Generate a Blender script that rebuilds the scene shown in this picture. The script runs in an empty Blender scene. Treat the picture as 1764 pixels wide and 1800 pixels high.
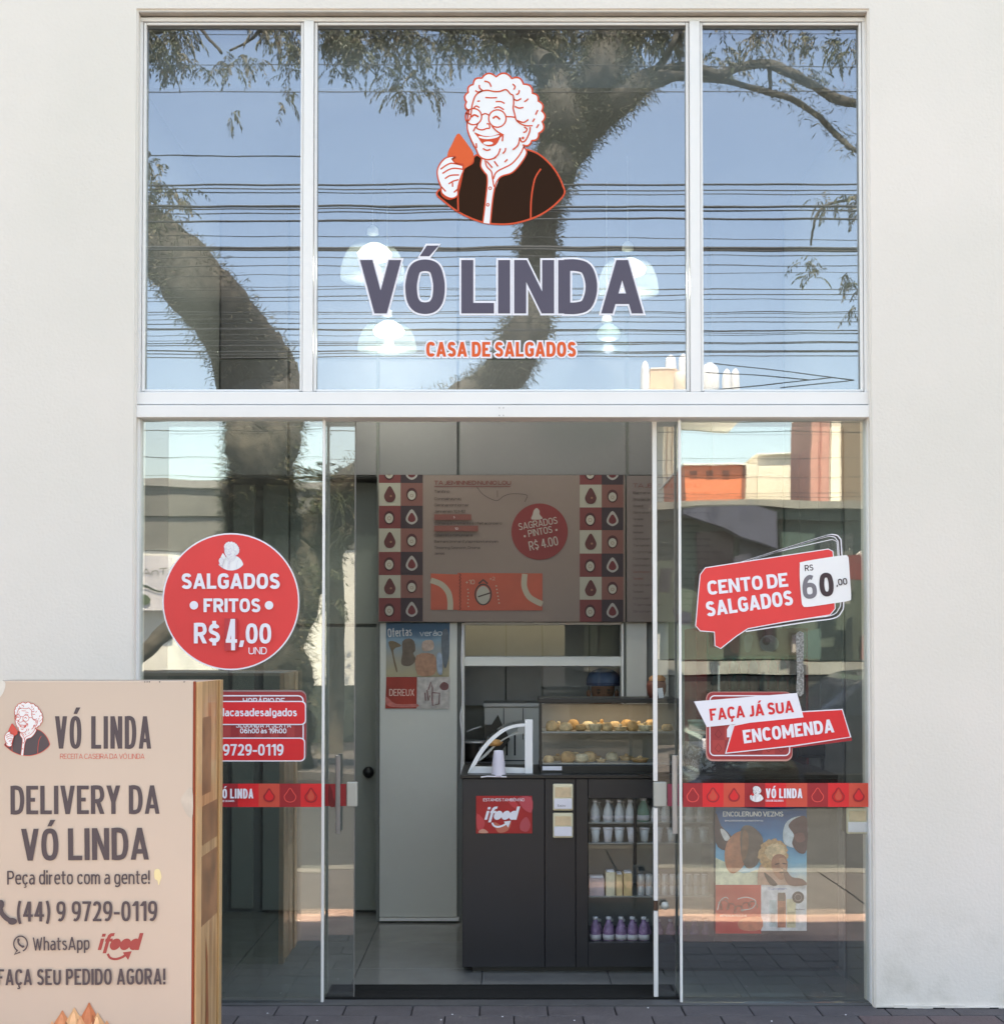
import bpy, bmesh, math, random
from mathutils import Vector, Matrix
from mathutils.geometry import tessellate_polygon
C = bpy.context.scene.collection
sc = bpy.context.scene
rnd = random.Random(7)

# ------------------------------------------------------------ camera
DIST, CAMH, FPX, TILT, SHIFT = 6.0, 1.55, 2400.0, math.radians(1.5), 177.0
cam_d = bpy.data.cameras.new('camera'); cam = bpy.data.objects.new('camera', cam_d); C.objects.link(cam)
cam.location = (0, -DIST, CAMH); cam.rotation_euler = (math.pi/2 + TILT, 0, 0)
cam_d.sensor_fit = 'VERTICAL'; cam_d.sensor_height = 24; cam_d.lens = FPX/1800*24
cam_d.shift_y = SHIFT/1800; cam_d.clip_start = .05; cam_d.clip_end = 2000
sc.camera = cam

# ------------------------------------------------------------ sky, sun, exposure
SUN_EL, SUN_AZ = math.radians(70), math.radians(8)       # high sun behind the shop
world = bpy.data.worlds.new('World'); sc.world = world; world.use_nodes = True
wn = world.node_tree.nodes; wl = world.node_tree.links
sky = wn.new('ShaderNodeTexSky'); sky.sky_type = 'NISHITA'; sky.sun_disc = False
sky.sun_elevation = SUN_EL; sky.sun_rotation = SUN_AZ
sky.air_density = 1.0; sky.dust_density = 1.2; sky.ozone_density = 1.0
wn['Background'].inputs['Strength'].default_value = .15
wl.new(sky.outputs[0], wn['Background'].inputs['Color'])
sun_d = bpy.data.lights.new('sun', 'SUN'); sun = bpy.data.objects.new('sun', sun_d); C.objects.link(sun)
sun_d.energy = 4.9; sun_d.angle = math.radians(.5); sun_d.color = (1, .95, .88)
sdir = Vector((math.sin(SUN_AZ)*math.cos(SUN_EL), math.cos(SUN_AZ)*math.cos(SUN_EL), math.sin(SUN_EL)))
sun.rotation_euler = (-sdir).to_track_quat('-Z', 'Y').to_euler(); sun.location = (0, 10, 30)
sc.view_settings.view_transform = 'Standard'; sc.view_settings.look = 'None'
sc.view_settings.exposure = 2.26; sc.view_settings.gamma = 1
sc.view_settings.use_curve_mapping = False
sc.view_settings.use_white_balance = True; sc.view_settings.white_balance_temperature = 9000; sc.view_settings.white_balance_tint = 10

# ------------------------------------------------------------ picture point -> place on a plane of known depth
def P(px, py, Y=0.0):
    xc = (px-882)/FPX; yc = (900+SHIFT-py)/FPX
    dx, dy, dz = xc, math.cos(TILT)-yc*math.sin(TILT), math.sin(TILT)+yc*math.cos(TILT)
    t = (Y+DIST)/dy
    return Vector((dx*t, Y, CAMH+dz*t))
def R(px, py, d):                      # a thing across the street, seen mirrored in the shop glass (y = 0)
    p = P(px, py, d); return Vector((p.x, -p.y, p.z))
def X(px, Y, py=1140): return P(px, py, Y).x
def Z(py, Y): return P(882, py, Y).z

# ------------------------------------------------------------ materials
def lin(c):
    return tuple((v/255/12.92 if v/255 <= .04045 else ((v/255+.055)/1.055)**2.4) for v in c)
def mat(name, col, rough=.6, metal=0, noise=.0, nscale=6, bump=0, bscale=60, srgb=True, spec=.5, emit=None, estr=0, alpha=None, coat=0):
    m = bpy.data.materials.new(name); m.use_nodes = True
    n, l = m.node_tree.nodes, m.node_tree.links; b = n['Principled BSDF']
    c = lin(col) if srgb else col
    b.inputs['Base Color'].default_value = (*c, 1); b.inputs['Roughness'].default_value = rough
    b.inputs['Metallic'].default_value = metal; b.inputs['Specular IOR Level'].default_value = spec
    b.inputs['Coat Weight'].default_value = coat
    tc = n.new('ShaderNodeTexCoord')
    if noise:
        t = n.new('ShaderNodeTexNoise'); t.inputs['Scale'].default_value = nscale; t.inputs['Detail'].default_value = 6
        l.new(tc.outputs['Object'], t.inputs['Vector'])
        r = n.new('ShaderNodeMapRange'); r.inputs['From Min'].default_value = .3; r.inputs['From Max'].default_value = .7
        r.inputs['To Min'].default_value = 1-noise; r.inputs['To Max'].default_value = 1+noise
        l.new(t.outputs['Fac'], r.inputs['Value'])
        v = n.new('ShaderNodeVectorMath'); v.operation = 'SCALE'; v.inputs[0].default_value = c
        l.new(r.outputs['Result'], v.inputs['Scale']); l.new(v.outputs[0], b.inputs['Base Color'])
        q = n.new('ShaderNodeMapRange'); q.inputs['To Min'].default_value = max(0, rough-.12); q.inputs['To Max'].default_value = min(1, rough+.12)
        l.new(t.outputs['Fac'], q.inputs['Value']); l.new(q.outputs['Result'], b.inputs['Roughness'])
    if bump:
        t2 = n.new('ShaderNodeTexNoise'); t2.inputs['Scale'].default_value = bscale; t2.inputs['Detail'].default_value = 8
        l.new(tc.outputs['Object'], t2.inputs['Vector'])
        bp = n.new('ShaderNodeBump'); bp.inputs['Strength'].default_value = bump; bp.inputs['Distance'].default_value = .01
        l.new(t2.outputs['Fac'], bp.inputs['Height']); l.new(bp.outputs[0], b.inputs['Normal'])
    if emit:
        b.inputs['Emission Color'].default_value = (*lin(emit), 1); b.inputs['Emission Strength'].default_value = estr
    return m
def glass(name, r0, tint, wob=.0, rough=0.0, gcol=(1, 1, 1)):
    m = bpy.data.materials.new(name); m.use_nodes = True
    n, l = m.node_tree.nodes, m.node_tree.links; n.clear()
    o = n.new('ShaderNodeOutputMaterial'); mx = n.new('ShaderNodeMixShader')
    t = n.new('ShaderNodeBsdfTransparent'); t.inputs['Color'].default_value = (*tint, 1)
    g = n.new('ShaderNodeBsdfGlossy'); g.inputs['Roughness'].default_value = rough; g.inputs['Color'].default_value = (*gcol, 1)
    lw = n.new('ShaderNodeLayerWeight'); lw.inputs['Blend'].default_value = .5     # r0 per face, rising at grazing angles
    pw = n.new('ShaderNodeMath'); pw.operation = 'POWER'; pw.inputs[1].default_value = 5; l.new(lw.outputs['Facing'], pw.inputs[0])
    f = n.new('ShaderNodeMath'); f.operation = 'MULTIPLY_ADD'; f.inputs[1].default_value = 1-r0; f.inputs[2].default_value = r0; l.new(pw.outputs[0], f.inputs[0])
    l.new(f.outputs[0], mx.inputs['Fac']); l.new(t.outputs[0], mx.inputs[1]); l.new(g.outputs[0], mx.inputs[2])
    l.new(mx.outputs[0], o.inputs['Surface'])
    if wob:
        tc = n.new('ShaderNodeTexCoord'); ns = n.new('ShaderNodeTexNoise'); ns.inputs['Scale'].default_value = 1.6; ns.inputs['Detail'].default_value = 1.5
        mp = n.new('ShaderNodeMapping'); mp.inputs['Scale'].default_value = (1, 1, 2.2)
        bp = n.new('ShaderNodeBump'); bp.inputs['Strength'].default_value = 1; bp.inputs['Distance'].default_value = wob
        l.new(tc.outputs['Object'], mp.inputs[0]); l.new(mp.outputs[0], ns.inputs['Vector']); l.new(ns.outputs['Fac'], bp.inputs['Height'])
        l.new(bp.outputs[0], g.inputs['Normal'])
    return m
def stucco():
    m = mat('stucco', (228, 222, 214), .92, spec=.2)
    n, l = m.node_tree.nodes, m.node_tree.links; b = n['Principled BSDF']; tc = n['Texture Coordinate']
    big = n.new('ShaderNodeTexNoise'); big.inputs['Scale'].default_value = .7; big.inputs['Detail'].default_value = 5
    l.new(tc.outputs['Object'], big.inputs['Vector'])
    cr = n.new('ShaderNodeValToRGB'); cr.color_ramp.elements[0].position = .36; cr.color_ramp.elements[1].position = .64
    cr.color_ramp.elements[0].color = (*lin((221, 216, 208)), 1); cr.color_ramp.elements[1].color = (*lin((230, 223, 216)), 1)
    l.new(big.outputs['Fac'], cr.inputs[0])
    # splash dirt and small stains low on the wall
    sp = n.new('ShaderNodeSeparateXYZ'); l.new(tc.outputs['Object'], sp.inputs[0])
    mr = n.new('ShaderNodeMapRange'); mr.inputs['From Min'].default_value = 0; mr.inputs['From Max'].default_value = .5; mr.inputs['To Min'].default_value = .75; mr.inputs['To Max'].default_value = 0
    l.new(sp.outputs['Z'], mr.inputs['Value'])
    dn = n.new('ShaderNodeTexNoise'); dn.inputs['Scale'].default_value = 7; dn.inputs['Detail'].default_value = 9
    l.new(tc.outputs['Object'], dn.inputs['Vector'])
    dm = n.new('ShaderNodeMapRange'); dm.inputs['From Min'].default_value = .5; dm.inputs['From Max'].default_value = .72
    l.new(dn.outputs['Fac'], dm.inputs['Value'])
    mu = n.new('ShaderNodeMath'); mu.operation = 'MULTIPLY'; l.new(mr.outputs[0], mu.inputs[0]); l.new(dm.outputs[0], mu.inputs[1])
    mx = n.new('ShaderNodeMix'); mx.data_type = 'RGBA'; mx.inputs[7].default_value = (*lin((200, 194, 184)), 1)
    l.new(mu.outputs[0], mx.inputs[0]); l.new(cr.outputs[0], mx.inputs[6]); l.new(mx.outputs[2], b.inputs['Base Color'])
    g1 = n.new('ShaderNodeTexNoise'); g1.inputs['Scale'].default_value = 75; g1.inputs['Detail'].default_value = 5
    g2 = n.new('ShaderNodeTexNoise'); g2.inputs['Scale'].default_value = 14; g2.inputs['Detail'].default_value = 3
    l.new(tc.outputs['Object'], g1.inputs['Vector']); l.new(tc.outputs['Object'], g2.inputs['Vector'])
    ad = n.new('ShaderNodeMath'); ad.operation = 'MULTIPLY_ADD'; ad.inputs[1].default_value = .9; l.new(g2.outputs['Fac'], ad.inputs[0]); l.new(g1.outputs['Fac'], ad.inputs[2])
    bp = n.new('ShaderNodeBump'); bp.inputs['Strength'].default_value = .4; bp.inputs['Distance'].default_value = .004
    l.new(ad.outputs[0], bp.inputs['Height']); l.new(bp.outputs[0], b.inputs['Normal'])
    return m
M = {}
M['stucco'] = stucco()
M['alu'] = mat('white_aluminium', (232, 231, 230), .35, noise=.03, nscale=3)
M['gasket'] = mat('grey_gasket', (120, 118, 115), .7)
M['lip'] = mat('reveal_grey', (176, 170, 162), .9, noise=.12, nscale=8, bump=.3)
M['glass_up'] = glass('window_glass', .175, (.84, .87, .87), .00025, 0, (.80, .865, 1))
M['glass_lo'] = glass('door_glass', .12, (.93, .96, .95), .0005, .006, (.96, .97, 1))
M['glass_clear'] = glass('clear_glass', .03, (.93, .95, .95), 0)
M['glass_curved'] = glass('curved_glass', .04, (.86, .88, .88), 0)
M['wallpanel'] = mat('grey_wall_panel', (112, 110, 112), .55, noise=.04, nscale=2)
M['wall_in'] = mat('grey_room_wall', (122, 124, 122), .8, noise=.05, nscale=3)
M['wall_dk'] = mat('grey_green_panel', (140, 145, 140), .45, noise=.07, nscale=2)
M['pillar'] = mat('grey_pillar_panel', (204, 204, 199), .55, noise=.04, nscale=2)
M['joint'] = mat('dark_joint', (70, 72, 72), .8)
M['ceil'] = mat('ceiling_paint', (150, 152, 150), .85, noise=.03)
M['floor'] = mat('floor_tile_grey', (126, 126, 124), .12, noise=.10, nscale=5)
M['grout'] = mat('grout', (62, 60, 63), .8)
M['slab'] = mat('pavement_slab', (80, 76, 79), .75, noise=.16, nscale=9, bump=.5, bscale=90)
M['slab2'] = mat('pavement_slab_light', (84, 80, 83), .75, noise=.16, nscale=9, bump=.5, bscale=90)
M['slabr'] = mat('pavement_slab_reddish', (92, 78, 80), .75, noise=.16, nscale=9, bump=.5, bscale=90)
M['concrete'] = mat('pavement_concrete', (84, 80, 80), .85, noise=.14, nscale=5, bump=.4)
M['pink_sunpave'] = mat('pink_sunlit_concrete', (162, 136, 126), .85, noise=.25, nscale=3, bump=.4)  # pinkish concrete made paler, standing for sunlight on the pavement
M['asphalt'] = mat('asphalt', (54, 54, 56), .85, noise=.2, nscale=4, bump=.5, bscale=40)
M['black'] = mat('black_laminate', (33, 34, 40), .38, noise=.14, nscale=3)
M['black2'] = mat('black_plastic', (22, 22, 24), .35)
M['rubber'] = mat('black_rubber', (24, 24, 24), .9, noise=.2, nscale=30, bump=.4)
M['white'] = mat('white_paint', (235, 236, 238), .45)
M['vinylw'] = mat('white_vinyl', (232, 231, 240), .5)
M['vinylr'] = mat('red_vinyl', (232, 62, 62), .5, noise=.05, nscale=4)
M['vinylr2'] = mat('red_vinyl_strong', (226, 40, 46), .5, noise=.04)
M['vdark'] = mat('dark_red_vinyl', (166, 36, 44), .5)
M['vor'] = mat('orange_red_vinyl', (214, 78, 62), .5)
M['slate'] = mat('slate_vinyl', (80, 74, 92), .5)
M['orange'] = mat('orange_vinyl', (228, 88, 28), .5)
M['line'] = mat('orange_line', (216, 70, 24), .5)
M['brownv'] = mat('brown_vinyl', (52, 32, 21), .9, spec=.15, noise=.08, nscale=2)
M['face'] = mat('emblem_white', (236, 236, 238), .5)
M['tagink'] = mat('dark_plum_ink', (62, 42, 48), .5)
M['tagink2'] = mat('grey_ink', (120, 116, 124), .5)
M['bark'] = mat('bark', (66, 62, 56), .95, noise=.45, nscale=7, bump=1, bscale=14)
M['leaf'] = mat('leaf_green', (62, 68, 44), .6, noise=.3, nscale=2)
M['leaf2'] = mat('leaf_dry', (98, 92, 74), .7, noise=.3, nscale=2)
M['cable'] = mat('cable_black', (30, 34, 42), .6)
M['cream'] = mat('cream_plastic', (226, 217, 188), .45)
M['totem'] = mat('totem_beige', (208, 188, 172), .55, noise=.03, nscale=1.5)
M['ink'] = mat('totem_ink', (86, 74, 78), .6)
M['totred'] = mat('totem_red_ink', (214, 84, 74), .6)
M['steel'] = mat('brushed_steel', (206, 206, 208), .35, metal=.35)
M['lockgrey'] = mat('lock_grey', (176, 178, 172), .4, metal=.2)
def wood():
    m = mat('plywood_edge', (206, 164, 116), .35, coat=.3)
    n, l = m.node_tree.nodes, m.node_tree.links; b = n['Principled BSDF']; tc = n['Texture Coordinate']
    mp = n.new('ShaderNodeMapping'); mp.inputs['Scale'].default_value = (9, 9, .7)
    ns = n.new('ShaderNodeTexNoise'); ns.inputs['Scale'].default_value = 3; ns.inputs['Detail'].default_value = 6; ns.inputs['Distortion'].default_value = 1
    cr = n.new('ShaderNodeValToRGB'); cr.color_ramp.elements[0].position = .35; cr.color_ramp.elements[1].position = .62
    cr.color_ramp.elements[0].color = (*lin((168, 122, 82)), 1); cr.color_ramp.elements[1].color = (*lin((212, 172, 126)), 1)
    l.new(tc.outputs['Object'], mp.inputs[0]); l.new(mp.outputs[0], ns.inputs['Vector']); l.new(ns.outputs['Fac'], cr.inputs[0]); l.new(cr.outputs[0], b.inputs['Base Color'])
    return m
M['wood'] = wood()
_mc = {}
def col(r, g, b, rough=.55):
    k = (r, g, b, rough)
    if k not in _mc: _mc[k] = mat('paint_%d_%d_%d' % (r, g, b), (r, g, b), rough)
    return _mc[k]

# ------------------------------------------------------------ builders
def link(name, me, parent=None, kind=None):
    o = bpy.data.objects.new(name, me); C.objects.link(o)
    if parent: o.parent = parent
    if kind: o['kind'] = kind
    return o
def tag(o, label, cat, group=None):
    o['label'] = label; o['category'] = cat
    if group: o['group'] = group
    return o
def thing(name, label, cat, group=None, loc=(0, 0, 0)):
    o = bpy.data.objects.new(name, None); C.objects.link(o); o.empty_display_size = .1
    return tag(o, label, cat, group)
def mesh(name, v, f, m, parent=None, kind=None, smooth=False, mi=None):
    me = bpy.data.meshes.new(name); me.from_pydata([tuple(x) for x in v], [], f)
    ms = m if isinstance(m, (list, tuple)) else [m]
    for a in ms: me.materials.append(a)
    if mi:
        for p, i in zip(me.polygons, mi): p.material_index = i
    if smooth:
        for p in me.polygons: p.use_smooth = True
    me.update()
    return link(name, me, parent, kind)
def bmobj(name, bm, m, parent=None, kind=None, smooth=False, auto=False):
    me = bpy.data.meshes.new(name); bm.to_mesh(me); bm.free()
    ms = m if isinstance(m, (list, tuple)) else [m]
    for a in ms: me.materials.append(a)
    if smooth:
        for p in me.polygons: p.use_smooth = True
    return link(name, me, parent, kind)
def addbox(bm, x0, x1, y0, y1, z0, z1, bev=0, mi=0):
    vs = [bm.verts.new((x, y, z)) for x in (x0, x1) for y in (y0, y1) for z in (z0, z1)]
    fs = [bm.faces.new([vs[i] for i in q]) for q in ((0, 1, 3, 2), (4, 6, 7, 5), (0, 4, 5, 1), (2, 3, 7, 6), (0, 2, 6, 4), (1, 5, 7, 3))]
    for f in fs: f.material_index = mi
    if bev:
        es = list({e for f in fs for e in f.edges})
        bmesh.ops.bevel(bm, geom=es, offset=bev, segments=2, affect='EDGES', profile=.5)
def box(name, x0, x1, y0, y1, z0, z1, m, parent=None, bev=0, kind=None):
    bm = bmesh.new(); addbox(bm, min(x0, x1), max(x0, x1), min(y0, y1), max(y0, y1), min(z0, z1), max(z0, z1), bev)
    bmesh.ops.recalc_face_normals(bm, faces=bm.faces)
    return bmobj(name, bm, m, parent, kind)
def pbox(name, a, b, c, d, Y0, Y1, m, parent=None, bev=0, kind=None):
    """box whose front face (at depth Y0) covers picture rectangle a,b - c,d"""
    p, q = P((a), (b+d)/2, Y0), P((c), (b+d)/2, Y0)
    return box(name, p.x, q.x, Y0, Y1, Z(d, Y0), Z(b, Y0), m, parent, bev, kind)
def prism(name, pts, Y0, Y1, m, parent=None, kind=None, f=P, bev=0):
    """outline in picture points on the plane Y0, given real thickness to Y1"""
    w = [f(x, y, Y0) for x, y in pts]
    n = len(w); dy = (Y1-Y0) if f is P else -(Y1-Y0)
    v = w+[Vector((a.x, a.y+dy, a.z)) for a in w]
    fs = [(i, (i+1) % n, n+(i+1) % n, n+i) for i in range(n)]
    tri = tessellate_polygon([[Vector((p[0], p[1], 0)) for p in pts]])
    fs += [tuple(t) for t in tri]+[tuple(n+i for i in reversed(t)) for t in tri]
    o = mesh(name, v, fs, m, parent, kind)
    bm = bmesh.new(); bm.from_mesh(o.data); bmesh.ops.recalc_face_normals(bm, faces=bm.faces)
    if bev: bmesh.ops.bevel(bm, geom=[e for e in bm.edges if len(e.link_faces) == 2 and e.calc_face_angle() > .6], offset=bev, segments=2, affect='EDGES')
    bm.to_mesh(o.data); bm.free()
    return o
def lathe_geo(prof, c, seg=20, sx=1, sy=1):
    v, f = [], []
    for r, z in prof:
        for k in range(seg):
            a = 2*math.pi*k/seg; v.append((c[0]+sx*r*math.cos(a), c[1]+sy*r*math.sin(a), c[2]+z))
    for i in range(len(prof)-1):
        for k in range(seg):
            a, b = i*seg+k, i*seg+(k+1) % seg; f.append((a, b, b+seg, a+seg))
    if prof[0][0] > 1e-5: f.append(tuple(reversed(range(seg))))
    if prof[-1][0] > 1e-5: f.append(tuple((len(prof)-1)*seg+k for k in range(seg)))
    return v, f
def lathe(name, prof, c, m, parent=None, seg=20, smooth=True, sx=1, sy=1):
    v, f = lathe_geo(prof, c, seg, sx, sy); return mesh(name, v, f, m, parent, None, smooth)
def tube_geo(path, rad, seg=10, jit=0, rr=None, cap=True):
    v, f = [], []; n = len(path); pa = [Vector(p) for p in path]
    up = Vector((0, 1, 0))
    for i, p in enumerate(pa):
        d = (pa[min(i+1, n-1)]-pa[max(i-1, 0)]).normalized()
        a = d.cross(up)
        if a.length < .05: a = d.cross(Vector((1, 0, 0)))
        a.normalize(); b = d.cross(a)
        r = rad[i] if isinstance(rad, (list, tuple)) else rad
        for k in range(seg):
            t = 2*math.pi*k/seg; q = r*(1+(rr.uniform(-jit, jit) if jit else 0))
            v.append(p+a*(q*math.cos(t))+b*(q*math.sin(t)))
    for i in range(n-1):
        for k in range(seg):
            x, y = i*seg+k, i*seg+(k+1) % seg; f.append((x, y, y+seg, x+seg))
    if cap: f.append(tuple(range(seg))); f.append(tuple((n-1)*seg+k for k in range(seg)))
    return v, f
def tube(name, path, rad, m, parent=None, seg=10, jit=0, smooth=True):
    v, f = tube_geo(path, rad, seg, jit, rnd); return mesh(name, v, f, m, parent, None, smooth)
def crom(pts, closed=False, n=5):
    out = []; N = len(pts)
    rng = range(N) if closed else range(N-1)
    for i in rng:
        if closed: a, b, c, d = pts[i-1], pts[i], pts[(i+1) % N], pts[(i+2) % N]
        else: a, b, c, d = pts[max(i-1, 0)], pts[i], pts[i+1], pts[min(i+2, N-1)]
        for k in range(n):
            t = k/n
            out.append(tuple(.5*(2*b[j]+(c[j]-a[j])*t+(2*a[j]-5*b[j]+4*c[j]-d[j])*t*t+(3*b[j]-a[j]-3*c[j]+d[j])*t**3) for j in range(len(b))))
    if not closed: out.append(tuple(pts[-1]))
    return out
def oval(cx, cy, rx, ry=None, n=28):
    ry = rx if ry is None else ry
    return [(cx+rx*math.cos(2*math.pi*i/n), cy+ry*math.sin(2*math.pi*i/n)) for i in range(n)]
def rrect(a, b, c, d, r, n=4):
    o = []
    for cx, cy, s in ((c-r, b+r, -90), (c-r, d-r, 0), (a+r, d-r, 90), (a+r, b+r, 180)):
        for k in range(n+1):
            t = math.radians(s+90*k/n); o.append((cx+r*math.cos(t), cy+r*math.sin(t)))
    return o
def ribbon(pts, w, closed=False):
    """polyline -> list of quads (picture points) of width w"""
    n = len(pts); L, Rr = [], []
    for i in range(n):
        if closed: a, b = pts[i-1], pts[(i+1) % n]
        else: a, b = pts[max(i-1, 0)], pts[min(i+1, n-1)]
        dx, dy = b[0]-a[0], b[1]-a[1]; q = math.hypot(dx, dy) or 1
        nx, ny = -dy/q*w/2, dx/q*w/2
        L.append((pts[i][0]+nx, pts[i][1]+ny)); Rr.append((pts[i][0]-nx, pts[i][1]-ny))
    m = n if closed else n-1
    return [[L[i], L[(i+1) % n], Rr[(i+1) % n], Rr[i]] for i in range(m)]
# ------------------------------------------------------------ drawn condensed sans alphabet (skeleton strokes, any weight)
def _q(*p): return ('c', list(p), False)
def _o(x0, y0, x1, y1):
    cx, cy, rx, ry = (x0+x1)/2, (y0+y1)/2, (x1-x0)/2, (y1-y0)/2
    pts = []
    for i in range(16):
        a = 2*math.pi*i/16; c, s = math.cos(a), math.sin(a)
        pts.append((cx+rx*math.copysign(abs(c)**.78, c), cy+ry*math.copysign(abs(s)**.78, s)))
    return ('c', pts, True)
def _v(x, a=0, b=1): return ('v', x, a, b)
def _h(y, a=0, b=1): return ('h', y, a, b)
def _d(a, b, c, d): return ('d', a, b, c, d)
XH = .73
_C = _q((1, .80), (.9, .95), (.6, 1), (.3, .97), (.08, .85), (0, .6), (0, .4), (.08, .15), (.3, .03), (.6, 0), (.88, .04), (1, .14))
_bP = _q((0, 1), (.55, 1), (.85, .95), (1, .74), (.87, .52), (.55, .45), (0, .45))
_Cc = _q((1, .57), (.85, .71), (.5, XH), (.15, .65), (0, .45), (0, .28), (.15, .08), (.5, 0), (.85, .03), (1, .13))
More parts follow.
